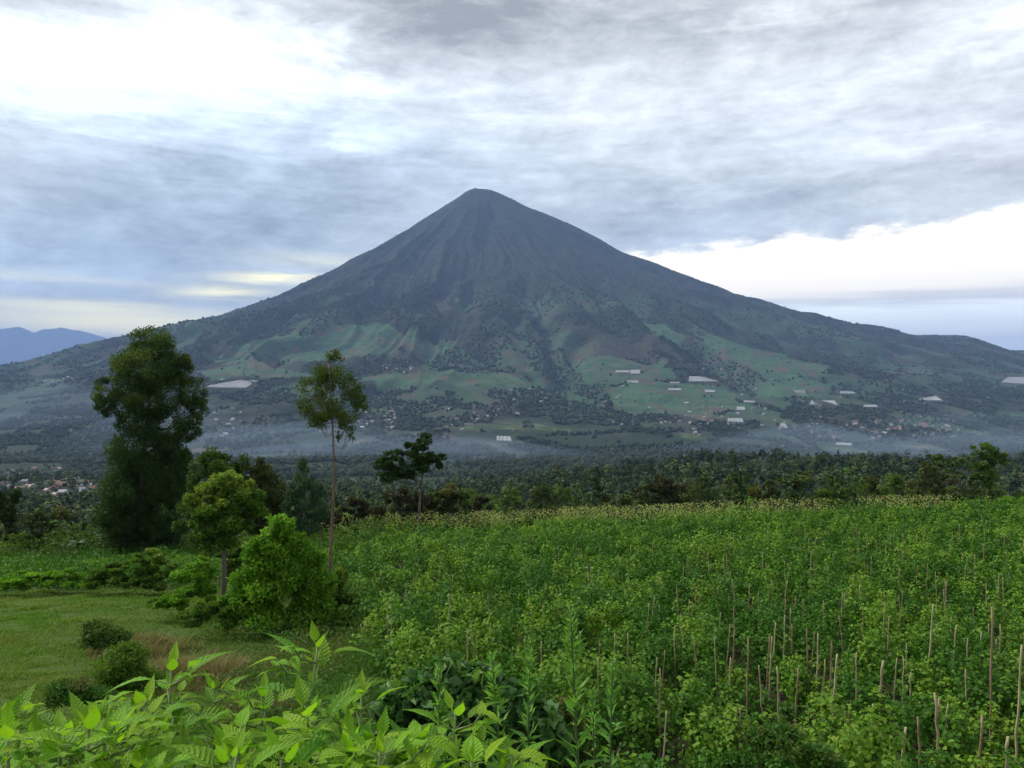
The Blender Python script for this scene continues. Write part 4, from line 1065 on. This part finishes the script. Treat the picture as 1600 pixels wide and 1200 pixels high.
NAMED = [(960, 990, 1027, 1, 0, ''), (979, 990, 1027, 1, .05, ''), (1031, 945, 975, 1, 0, ''), (1089, 999, 1035, 1.1, 0, ''), (1141, 986, 1027, 1, .12, ''), (1137, 1027, 1069, 1.1, .03, ''), (1166, 994, 1087, 1.1, -.02, ''),
    (1201, 994, 1042, 1.2, .04, ''), (1207, 971, 1020, 1.2, .03, ''), (1217, 1042, 1106, 1.3, 0, ''), (1224, 960, 1005, 1, 0, ''), (1234, 950, 985, 1, 0, ''), (1241, 1042, 1095, 1, 0, ''), (1263, 982, 1035, 1.2, 0, ''), (1278, 990, 1046, 1.2, 0, ''),
    (1302, 1020, 1082, 2.4, .02, 'thick dark brown post standing in the field, right of centre'), (1375, 1030, 1098, 2.5, .02, 'thick reddish brown post in the field, right of the dark brown post'),
    (1449, 945, 1040, 1.4, .10, 'tall pale leaning stake in the right of the field'), (1487, 975, 1042, 1.3, .04, 'crooked pale stake right of the tall leaning stake'),
    (1547, 945, 1110, 1.6, -.03, 'very tall brown stake near the right edge, left one of two'), (1588, 1008, 1155, 1.6, .04, 'very tall pale stake almost at the right edge of the picture'),
    (1457, 1089, 1125, 1.8, 0, 'short grey stake left of its taller neighbour in the lower right'), (1471, 1086, 1178, 1.8, 0, 'grey knotted stake standing low in the right of the field'),
    (1404, 1134, 1182, 2.2, .06, 'short thick pale stump stake at the bottom right'), (1441, 1121, 1176, 1.4, 0, 'slim grey stake right of the thick stump stake at the bottom'),
    (1522, 1115, 1196, 2.0, 0, 'grey stake near the bottom right corner with leaves at its top'), (1576, 1150, 1206, 2.6, 0, 'thick grey green stake in the bottom right corner'),
    (1361, 1099, 1142, 1.3, 0, ''), (1327, 1099, 1138, 1.3, .02, ''), (1424, 1050, 1082, 1, 0, ''), (1530, 985, 1030, 1.1, 0, ''), (1558, 975, 1060, 1.2, .02, ''), (1340, 1020, 1075, 1, 0, ''), (1321, 962, 1000, 1, -.08, ''),
    (565, 975, 1000, 1, 0, ''), (572, 975, 1000, 1, 0, ''), (812, 975, 1005, 1, 0, ''), (846, 978, 1002, 1, -.25, 'short stake tilted to the left in the middle of the field'), (1056, 976, 996, 1, -.3, 'bright stake tilted to the left beside an upright pair, mid field'), (1048, 976, 998, 1, .05, '')]
def dist_word(d): return 'near' if d < 15 else ('middle' if d < 28 else 'far')
def side_word(px): return 'left part' if px < 800 else ('centre' if px < 1100 else ('right part' if px < 1400 else 'right edge'))
for px, pt, pb, th, ln, lab in NAMED:
    x, y = hit(px, pb, 0.62, lo=8.5)
    z = float(zt(x, y)); h = (600-pt)/FPX*y-z
    stake(x, y, h, th, (ln, random.uniform(-.05, .05)), lab or 'upright stake in the %s of the field, %s rows' % (side_word(px), dist_word(y)))
gs = np.random.default_rng(55)
cnt = 0; placed = []
cand = FP[gs.permutation(len(FP))]
for x, y in cand:
    if cnt >= 254: break
    if y > 44 or y < 10.5: continue
    if any((x-a_)**2+(y-b_)**2 < 0.55+0.02*y for a_, b_ in placed): continue
    px = 800+x/y*FPX
    if px < 560 or px > 1615 or gs.random() > np.interp(px, [560, 1000, 1200, 1600], [.22, .6, 1, 1])*np.interp(y, [10, 17, 26, 44], [.8, 1, .40, .08]): continue
    stake(x+0.15, y-0.2, gs.uniform(0.95, 1.42), gs.uniform(0.55, 1.0)*(1+max(0, y-20)*0.012), (gs.normal()*0.05, gs.normal()*0.05), 'upright stake in the %s of the field, %s rows' % (side_word(px), dist_word(y)))
    cnt += 1; placed.append((x, y))

# ------------------------------------------------------------------ foreground nettle-like plants
def big_leaf(L, Wd, n=9, serr=0.10, droop=0.5, fold=0.25):
    """serrated lance-shaped blade pointing along +X, folded on its midrib; V, F"""
    k = n*2+1; t = np.linspace(0, 1, k)
    w = np.sin(math.pi*np.clip(t, 0, 1)**0.60)**0.95*(1-0.45*t**1.5)*Wd*0.58
    w = w*(1+serr*(2*(np.arange(k) % 2)-1)); w[0] = 0.002; w[-1] = 0.0006
    x = t*L; z = -droop*L*t**2.0
    mid = np.stack([x, 0*x, z], 1)
    lf = np.stack([x, w, z+w*fold+0.05*w*np.sin(t*18)], 1); rt = np.stack([x, -w, z+w*fold-0.05*w*np.sin(t*16)], 1)
    V = np.concatenate([lf, mid, rt])
    F = [(i, i+1, k+i+1, k+i) for i in range(k-1)]+[(k+i, k+i+1, 2*k+i+1, 2*k+i) for i in range(k-1)]
    return V, np.array(F)
def place(V, az, pitch, roll, loc, s=1.0):
    Mx = (Matrix.Rotation(az, 3, 'Z') @ Matrix.Rotation(-pitch, 3, 'Y') @ Matrix.Rotation(roll, 3, 'X'))
    return (V*s) @ np.array(Mx).T+np.asarray(loc)
def nettle(px, py, d, label, seed, size=1.0, tilt=0.0, az0=None, nodes=10):
    g = np.random.default_rng(seed)
    size = size*0.70
    hx, hy, hz = S(px, py+22, d)
    bx = hx-tilt*1.0; by = hy+g.uniform(-.1, .1)
    gz = float(zt(bx, by))
    root = empty('nettle_plant', (bx, by, gz)); tag(root, label, 'plant', 'bright nettle like plants in the foreground')
    H = hz-gz
    top = np.array([hx-bx, hy-by, H])
    t = np.linspace(0, 1, 10)
    P = top[None]*t[:, None]; P[:, 0] += np.sin(t*math.pi)*0.03*g.normal(); P[0, 2] = -0.05
    stems = [tube(P, 0.010*(1-0.62*t)*size+0.001, 7)]
    Vs = []; Fs = []; rn = []; tn = []; off = 0
    az = az0 if az0 is not None else g.uniform(0, 3.14)
    ma = []; ta = []
    def add(V, F, tone):
        nonlocal off
        Vs.append(V); Fs.append(F+off); off += len(V); kk = len(V)//3; ma.extend([0.0]*kk+[1.0]*kk+[0.0]*kk); ta.extend(list(np.linspace(0, 1, kk))*3); rn.append(np.full(len(F), g.random())); tn.append(np.full(len(F), tone))
    s_pos = 0.0
    for k in range(nodes):
        # from the tip down: short erect leaves first, then long ones that arch
        L = size*np.interp(k, [0, 1, 2, 4, 9], [0.055, 0.11, 0.17, 0.20, 0.19])*g.uniform(0.85, 1.15)
        pitch = np.interp(k, [0, 1, 2, 3, 9], [1.3, 1.0, 0.72, 0.50, 0.15])
        zz = H-s_pos
        if zz < 0.1: break
        q = np.array([np.interp(zz, P[:, 2], P[:, 0]), np.interp(zz, P[:, 2], P[:, 1]), zz])
        for sgn in (0, math.pi):
            a = az+sgn+g.normal()*0.18
            pt = 0.012+0.028*min(k, 4)*size
            pe = q+np.array([math.cos(a), math.sin(a), 0.5])*pt
            stems.append(tube(np.array([q, (q+pe)/2+np.array([0, 0, 0.004]), pe]), [0.003*size, 0.0022*size, 0.0016*size], 4))
            V, F = big_leaf(L, L*g.uniform(0.36, 0.44), 9, 0.10, g.uniform(0.3, 0.75) if k > 1 else 0.15, g.uniform(0.15, 0.45))
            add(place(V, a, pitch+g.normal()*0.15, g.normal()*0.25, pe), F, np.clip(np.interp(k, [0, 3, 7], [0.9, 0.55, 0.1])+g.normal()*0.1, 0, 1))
        # axillary tufts of small leaves
        if k >= 2:
            for _ in range(4):
                a = g.uniform(0, 6.28); V, F = big_leaf(L*0.36, L*0.15, 4, 0.08, 0.2)
                add(place(V, a, g.uniform(0.3, 1.1), g.normal()*0.3, q+np.array([math.cos(a), math.sin(a), 0.3])*0.015), F, 0.75)
        if k in (2, 3, 4, 5) and g.random() < 0.85:     # side shoots
            a = az+1.57+g.normal()*0.3+(math.pi if k % 2 else 0)
            e = q+np.array([math.cos(a)*0.16, math.sin(a)*0.16, 0.12])*size
            stems.append(tube(np.array([q, (q+e)/2+np.array([math.cos(a), math.sin(a), -0.2])*0.02, e]), [0.004, 0.0035, 0.002], 5))
            for j in range(5):
                a2 = a+j*2.4; l2 = L*g.uniform(0.45, 0.72)
                V, F = big_leaf(l2, l2*0.40, 7, 0.10, 0.35)
                add(place(V, a2, g.uniform(-0.1, 0.8), g.normal()*0.2, e-np.array([0, 0, 0.012*j])), F, 0.8)
        az += 1.57+g.normal()*0.15
        s_pos += size*np.interp(k, [0, 1, 2, 5], [0.018, 0.06, 0.10, 0.125])
    V, F = np.vstack(Vs), np.vstack(Fs)
    ob('foliage', np_mesh('foliage', V, F, {'rnd': ('FACE', np.concatenate(rn)), 'tone': ('FACE', np.concatenate(tn)), 'mid': ('POINT', ma), 'tt': ('POINT', ta)}, True), M_fore, root)
    ob('stem', tubes_mesh('stem', stems), M_stem, root)
for i, (px, py, d, sz, tl, az0, lab) in enumerate((
    (497, 985, 2.45, 1.0, 0.05, 0.15, 'tallest bright nettle plant with a narrow pointed tip, left of centre'),
    (268, 1022, 2.55, 1.05, 0.0, 0.3, 'bright nettle plant with a broad branching head in the left foreground'),
    (410, 1062, 2.6, 0.9, 0.0, 0.2, 'nettle plant head between the branching one and the tallest one'),
    (335, 1055, 2.7, 0.8, 0.03, 1.2, 'small nettle head just right of the branching one'),
    (565, 1062, 2.3, 0.85, 0.03, 0.4, 'nettle plant leaning beside the dark leaved bush'),
    (480, 1088, 1.95, 1.1, 0.0, 0.6, 'nettle plant with one large upright leaf below the tallest one'),
    (228, 1075, 2.3, 0.95, -0.04, 0.1, 'nettle plant with long leaves reaching to the lower left'),
    (180, 1120, 2.2, 0.8, 0.0, 0.8, 'nettle plant head low in the left foreground'),
    (55, 1135, 2.1, 0.95, 0.0, 0.3, 'bright nettle plant in the bottom left corner'),
    (-5, 1095, 2.2, 0.95, 0.0, 1.0, 'nettle plant cut by the left edge of the picture'),
    (110, 1160, 1.9, 0.8, 0.0, 0.0, 'short nettle plant at the bottom edge, near the left corner'),
    (290, 1160, 1.9, 0.95, 0.0, 0.5, 'nettle plant low at the bottom edge under the branching one'),
    (370, 1150, 1.85, 0.9, 0.0, 1.3, 'nettle plant at the bottom edge, right of the low one'),
    (590, 1135, 2.0, 0.95, 0.02, 0.2, 'nettle plant at the bottom in front of the dark leaved bush'),
    (712, 1092, 2.3, 0.95, 0.0, 0.1, 'nettle plant with an upright leaf rising before the dark leaved bush'),
    (440, 1165, 1.75, 0.9, 0.0, 0.9, 'nettle plant at the bottom edge below the large upright leaf'),
    (655, 1165, 1.9, 0.9, 0.02, 0.7, 'nettle plant at the bottom edge in the middle'),
    (530, 1175, 1.8, 0.8, 0.0, 1.2, 'short nettle plant at the bottom edge, left of the middle'),
    (800, 1160, 2.3, 0.85, 0.0, 0.3, 'nettle plant with leaves pointing right at the bottom, beside the weed stalks'),
    (220, 1172, 1.8, 0.8, 0.0, 0.4, 'short nettle plant at the bottom edge on the left'))):
    nettle(px, py, d, lab, 900+i, sz, tl, az0)

gn = np.random.default_rng(66)
for i in range(34):
    px = gn.uniform(-20, 800); py = gn.uniform(1120, 1190)-12*(px < 330); d = gn.uniform(1.7, 2.6)
    side = 'left' if px < 220 else ('left of middle' if px < 450 else 'middle')
    nettle(px, py, d, '%s nettle plant at the bottom %s, %s, %s' % (('small', 'broad', 'thin')[i % 3], side, 'standing high' if py < 1150 else 'sunk low', 'nearest' if d < 2.0 else ('second row' if d < 2.3 else 'at back')), 1000+i, gn.uniform(0.8, 1.1), 0, None, 7)
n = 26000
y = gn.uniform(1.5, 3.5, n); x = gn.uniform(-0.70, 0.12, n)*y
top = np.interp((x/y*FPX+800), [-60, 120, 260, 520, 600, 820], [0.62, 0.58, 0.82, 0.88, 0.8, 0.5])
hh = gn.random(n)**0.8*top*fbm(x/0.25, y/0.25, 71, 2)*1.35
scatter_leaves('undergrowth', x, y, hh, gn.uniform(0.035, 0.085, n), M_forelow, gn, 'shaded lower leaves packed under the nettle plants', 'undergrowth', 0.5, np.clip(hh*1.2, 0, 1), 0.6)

# ------------------------------------------------------------------ horseweed stalks
def horseweed(px, py, bpx, d, label, seed, bushy=1.0):
    g = np.random.default_rng(seed)
    x1, y1, z1 = S(px, py, d); bx = (bpx-800)/FPX*d
    gz = float(zt(bx, d)); H = z1-gz
    root = empty('horseweed', (bx, d, gz)); tag(root, label, 'plant', 'tall weed stalks in the foreground')
    t = np.linspace(0, 1, 12)
    P = np.stack([(x1-bx)*t**1.8, 0.02*np.sin(t*4+seed), t*H], 1); P[0, 2] = -0.05
    stems = [tube(P, 0.0055*(1-0.7*t)+0.0012, 6)]
    n = int(150*bushy)
    s = g.random(n)**0.75*0.85+0.15; s[:50] = 0.86+0.14*g.random(50)
    base = np.stack([np.interp(s, t, P[:, 0]), np.interp(s, t, P[:, 1]), s*H], 1)
    a = g.uniform(0, 6.283, n); up = g.uniform(0.4, 1.3, n)
    dr = unit(np.stack([np.cos(a), np.sin(a), up], 1))
    L = np.interp(s, [0, 0.6, 0.9, 1.0], [0.10, 0.10, 0.06, 0.03])*g.uniform(0.6, 1.2, n)
    C = base+dr*L[:, None]*0.5
    N = unit(np.cross(dr, rdir(n, g)))
    me = leaf_mesh('foliage', C, N, L, L*0.16+0.003, g, np.clip(s*0.9, 0, 1), along=dr)
    ob('foliage', me, M_horse, root)
    for k in range(int(9*bushy)):
        s0 = g.uniform(0.45, 0.95); q = np.array([np.interp(s0, t, P[:, 0]), np.interp(s0, t, P[:, 1]), s0*H]); a = g.uniform(0, 6.28)
        e = q+np.array([math.cos(a)*0.05, math.sin(a)*0.05, 0.10])
        stems.append(tube(np.array([q, (q+e)/2, e]), [0.002, 0.0016, 0.001], 4))
    ob('stem', tubes_mesh('stem', stems), M_stemd, root)
horseweed(890, 942, 912, 3.1, 'tallest weed stalk with a bright nodding tip, just right of centre', 1, 1.3)
horseweed(828, 996, 822, 3.3, 'weed stalk with a pale feathery top left of the tallest stalk', 2, 1.3)
horseweed(768, 1025, 800, 2.8, 'weed stalk with forked side shoots before the dark leaved bush', 3, 0.9)
horseweed(682, 1048, 700, 3.0, 'weed stalk with a flat flowering top, left most of the stalks', 4, 1.0)
horseweed(958, 1028, 950, 3.4, 'thin weed stalk right of the tallest stalk', 5, 1.0)
horseweed(925, 1075, 935, 3.7, 'short weed stalk close to the tallest stalk', 6, 0.8)

# ------------------------------------------------------------------ houses, greenhouses
def house_mesh(name, w, dpt, h, rh):
    V = [(-w/2, -dpt/2, -2), (w/2, -dpt/2, -2), (w/2, dpt/2, -2), (-w/2, dpt/2, -2), (-w/2, -dpt/2, h), (w/2, -dpt/2, h), (w/2, dpt/2, h), (-w/2, dpt/2, h), (-w/2, 0, h+rh), (w/2, 0, h+rh)]
    F = [(0, 1, 5, 4), (1, 2, 6, 5), (2, 3, 7, 6), (3, 0, 4, 7), (5, 6, 9), (7, 4, 8)]
    e = 0.5; o_ = len(V)
    V += [(-w/2-e, -dpt/2-e, h-0.3), (w/2+e, -dpt/2-e, h-0.3), (w/2+e, 0, h+rh+0.15), (-w/2-e, 0, h+rh+0.15), (w/2+e, dpt/2+e, h-0.3), (-w/2-e, dpt/2+e, h-0.3)]
    F += [(o_, o_+1, o_+2, o_+3), (o_+3, o_+2, o_+4, o_+5)]
    # door and two windows, slightly proud of the front wall
    for x0, x1, z0, z1 in ((-0.5, 0.5, 0, 2.1), (-w/2+1, -w/2+2.2, 1, 2.1), (w/2-2.2, w/2-1, 1, 2.1)):
        k = len(V); V += [(x0, -dpt/2-.04, z0), (x1, -dpt/2-.04, z0), (x1, -dpt/2-.04, z1), (x0, -dpt/2-.04, z1)]; F.append((k, k+1, k+2, k+3))
    me = bpy.data.meshes.new(name); me.from_pydata(V, [], F); 
    for p in me.polygons: p.material_index = 1 if p.index in (6, 7) else (2 if p.index > 7 else 0)
    return me
WALL = [plain_mat('white_plaster', (0.20, 0.20, 0.19), (0.34, 0.34, 0.33), 0.2), plain_mat('cream_plaster', (0.24, 0.22, 0.19), (0.36, 0.33, 0.29), 0.2)]
ROOF = {'red tiled': plain_mat('red_tiles', (0.13, 0.065, 0.05), (0.22, 0.11, 0.085), 0.3), 'brown tiled': plain_mat('brown_tiles', (0.12, 0.07, 0.055), (0.2, 0.12, 0.10), 0.3),
        'pale metal': plain_mat('pale_metal_roof', (0.24, 0.25, 0.27), (0.40, 0.41, 0.43), 0.3, 0.5, 0.4), 'grey': plain_mat('grey_roof', (0.16, 0.16, 0.17), (0.28, 0.28, 0.3), 0.3)}
M_opening = plain_mat('dark_opening', (0.02, 0.02, 0.025), (0.04, 0.04, 0.045), 1)
HM = {}
for i, (k, rm) in enumerate(ROOF.items()):
    HM[k] = []
    for j in range(2):
        me = house_mesh('house', 9+3*j, 7+j, 3.2, 2.2)
        for q in (WALL[j], rm, M_opening): me.materials.append(q)
        HM[k].append(me)
gh = np.random.default_rng(404)
def village(n, x0, x1, y0, y1, mixw, where, s0=1.0):
    ks = list(ROOF)
    for _ in range(n):
        px, py = gh.uniform(x0, x1), gh.triangular(y0, (y0+y1)/2, y1)
        x, y = hit(px, py, lo=300)
        k = ks[int(gh.choice(4, p=mixw))]
        o = bpy.data.objects.new('house', HM[k][int(gh.integers(0, 2))]); col.objects.link(o)
        o.location = (x, y, float(zt(x, y))+1.0); o.rotation_euler = (0, 0, gh.uniform(-0.9, 0.9)+(1.57 if gh.random() < .3 else 0))
        s = s0*gh.uniform(0.6, 1.15); o.scale = (s, s, s)
        rx_ = (px-x0)/(x1-x0); ry_ = (py-y0)/(y1-y0)
        pos = ('upper ' if ry_ < .35 else ('lower ' if ry_ > .65 else ''))+('left' if rx_ < .25 else ('centre left' if rx_ < .5 else ('centre right' if rx_ < .75 else 'right')))
        tag(o, '%s house, %s roof, %s in %s' % ('small' if s < 0.78*s0 else ('bigger' if s > 0.97*s0 else 'tiny'), k, pos, 'the '+where), 'house', 'houses of the %s' % where)
village(62, -10, 152, 728, 784, [.40, .3, .12, .18], 'near village at the far left', 0.68)
village(22, 558, 618, 640, 672, [.35, .15, .35, .15], 'hamlet right of the slender tree')
village(22, 690, 810, 632, 684, [.3, .2, .35, .15], 'hamlet below the middle slope')
village(8, 596, 680, 562, 586, [.2, .1, .6, .1], 'hamlet under green field')
village(70, 1262, 1500, 648, 692, [.5, .2, .15, .15], 'long village', 1.1)
village(18, 1030, 1115, 628, 688, [.5, .2, .2, .1], 'hamlet by the brown fields')
village(30, 880, 1250, 590, 690, [.1, .1, .7, .1], 'farms right of centre')
village(12, 330, 430, 632, 690, [.2, .1, .6, .1], 'farms by the big tree')
village(9, 0, 118, 588, 602, [.2, .1, .5, .2], 'farms on the left slope')
village(14, 1180, 1600, 600, 650, [.1, .1, .7, .1], 'farms on the far right slope')
village(14, 840, 1250, 560, 640, [.2, .2, .5, .1], 'high farms right of centre')
village(10, 880, 1010, 718, 742, [.2, .1, .5, .2], 'misty valley hamlet', 0.45)
village(6, 780, 860, 600, 640, [.1, .1, .7, .1], 'farms below twin ravines')

M_plastic = plain_mat('white_plastic_film', (0.15, 0.152, 0.155), (0.26, 0.262, 0.265), 0.08, 0.4, 0.5)
M_film_side = plain_mat('grey_film_side', (0.10, 0.11, 0.11), (0.22, 0.23, 0.23), 0.1, 0.5, 0.3)  # wall film, coloured greyer and a little darker than the roof film
def greenhouse(quad, label, h=2.6):
    c = [np.array(hit(a, b, lo=300)) for a, b in quad]
    g0 = np.array([*np.mean(c, 0), 0]); g0[2] = float(zt(g0[0], g0[1]))
    P = [np.array([q[0], q[1], float(zt(q[0], q[1]))])-g0 for q in c]      # left front, right front, right back, left back
    root = empty('greenhouse', tuple(g0)); tag(root, label, 'greenhouse')
    wl_ = np.linalg.norm(P[1]-P[0]); nb = max(3, int(wl_/9)); V = []; F = []
    up = np.array([0, 0, 1.0])
    cols = nb*4+1
    for i in range(cols):
        t = i/(cols-1); hh = h+1.7*(1-abs((i % 4)-2)/2.0)
        V += [P[0]*(1-t)+P[1]*t+up*hh, P[3]*(1-t)+P[2]*t+up*hh]
    F = [(2*i, 2*i+2, 2*i+3, 2*i+1) for i in range(cols-1)]
    me = bpy.data.meshes.new('roof'); me.from_pydata([tuple(v) for v in V], [], F); ob('roof', me, M_plastic, root)
    V2 = [P[0]-up*3, P[1]-up*3, P[2]-up*3, P[3]-up*3]+[p+up*(h+0.0) for p in P]
    F2 = [(0, 1, 5, 4), (1, 2, 6, 5), (2, 3, 7, 6), (3, 0, 4, 7)]
    me = bpy.data.meshes.new('wall'); me.from_pydata([tuple(v) for v in V2], [], F2); ob('wall', me, M_film_side, root)
for q, lab in GREENHOUSES:
    greenhouse(q, lab)

# small white hut half hidden behind the small trunked tree
def hut():
    x, y, _ = S(291, 845, 58); z = float(zt(x, y))
    root = empty('garden_hut', (x, y, z)); tag(root, 'small white hut glimpsed between the big dark tree and the trunked tree', 'hut')
    zt0 = (600-812)/FPX*58-z
    me = bpy.data.meshes.new('wall')
    w, dp = 0.75, 0.8
    V = [(-w, -dp, -0.3), (w, -dp, -0.3), (w, dp, -0.3), (-w, dp, -0.3), (-w, -dp, zt0), (w, -dp, zt0), (w, dp, zt0), (-w, dp, zt0), (0, -dp, zt0+0.5), (0, dp, zt0+0.5)]
    me.from_pydata(V, [], [(0, 1, 5, 4), (1, 2, 6, 5), (2, 3, 7, 6), (3, 0, 4, 7), (4, 5, 8), (6, 7, 9)]); ob('wall', me, WALL[0], root)
    me = bpy.data.meshes.new('roof'); e = 0.2
    me.from_pydata([(-w-e, -dp-e, zt0-0.08), (0, -dp-e, zt0+0.56), (0, dp+e, zt0+0.56), (-w-e, dp+e, zt0-0.08), (w+e, -dp-e, zt0-0.08), (w+e, dp+e, zt0-0.08)], [], [(0, 1, 2, 3), (1, 4, 5, 2)]); ob('roof', me, ROOF['pale metal'], root)
hut()

# ------------------------------------------------------------------ air: one box of haze, and ground mist in the valley
def box(name, x0, x1, y0, y1, z0, z1):
    V = [(x0, y0, z0), (x1, y0, z0), (x1, y1, z0), (x0, y1, z0), (x0, y0, z1), (x1, y0, z1), (x1, y1, z1), (x0, y1, z1)]
    me = bpy.data.meshes.new(name); me.from_pydata(V, [], [(3, 2, 1, 0), (4, 5, 6, 7), (0, 1, 5, 4), (1, 2, 6, 5), (2, 3, 7, 6), (3, 0, 4, 7)]); return me
def vol(name, color, dens):
    m = bpy.data.materials.new(name); m.use_nodes = True; nt = m.node_tree; nt.nodes.clear()
    v = nt.nodes.new('ShaderNodeVolumePrincipled'); v.inputs['Color'].default_value = tuple(color)+(1,); v.inputs['Density'].default_value = dens
    v.inputs['Anisotropy'].default_value = 0.0
    o = nt.nodes.new('ShaderNodeOutputMaterial'); nt.links.new(v.outputs[0], o.inputs['Volume']); return m
hz = ob('haze', box('haze', -31400, 31400, -31400, 31400, -300, 1830), vol('haze_air', (0.29, 0.43, 0.77), 6.1e-5)); hz['kind'] = 'stuff'
def mist(cx, cy, rx, ry, z0, h, seed, dens=5e-4):
    """closed, flat lens of mist with a wavy top"""
    n, k = 64, 10
    V = []; F = []
    for side in (0, 1):
        for j in range(1, k+1):
            for i in range(n):
                a = i/n*2*math.pi; r = j/k; q = r*(0.85+0.3*float(vnoise(math.cos(a)*2+seed, math.sin(a)*2, seed)))
                x, y = cx+rx*q*math.cos(a), cy+ry*q*math.sin(a)
                z = z0 if side == 0 else z0+h*(1-r*r)*(0.5+float(fbm(x/260, y/260, seed, 3)))
                if j == k: z = z0
                V.append((x, y, z))
    V.append((cx, cy, z0)); V.append((cx, cy, z0+h*(0.5+float(fbm(cx/260, cy/260, seed, 3)))))
    b0, b1 = len(V)-2, len(V)-1
    for side in (0, 1):
        o_ = side*n*k; cen = b0 if side == 0 else b1
        for i in range(n):
            i2 = (i+1) % n
            f = (cen, o_+i, o_+i2); F.append(f if side else f[::-1])
            for j in range(k-1):
                if side == 1 and j == k-2: f = (o_+j*n+i, (k-1)*n+i, (k-1)*n+i2, o_+j*n+i2)
                else: f = (o_+j*n+i, o_+(j+1)*n+i, o_+(j+1)*n+i2, o_+j*n+i2)
                F.append(f if side else f[::-1])
    me = bpy.data.meshes.new('mist'); me.from_pydata(V, [], F)
    o = ob('mist', me, vol('mist_air', (0.50, 0.64, 0.86), dens))
    o['kind'] = 'stuff'; o['label'] = 'thin blue ground mist lying in the valley'
for cx, cy, rx, ry, z0, h, sd_, dn in ((900, 2050, 1500, 620, -225, 120, 3, 6e-4), (1500, 2500, 1300, 700, -225, 150, 19, 3.5e-4), (-600, 2000, 1000, 560, -225, 130, 8, 5.5e-4),
        (-1000, 2500, 1300, 700, -225, 170, 12, 4.5e-4), (-1700, 2700, 1100, 900, -225, 260, 15, 3.0e-4), (-250, 1750, 700, 400, -215, 110, 23, 7e-4), (700, 1500, 500, 300, -190, 70, 27, 7e-4), (300, 2300, 1100, 500, -225, 120, 31, 3.5e-4)):
    mist(cx, cy, rx, ry, z0, h*0.85, sd_, dn*0.85)
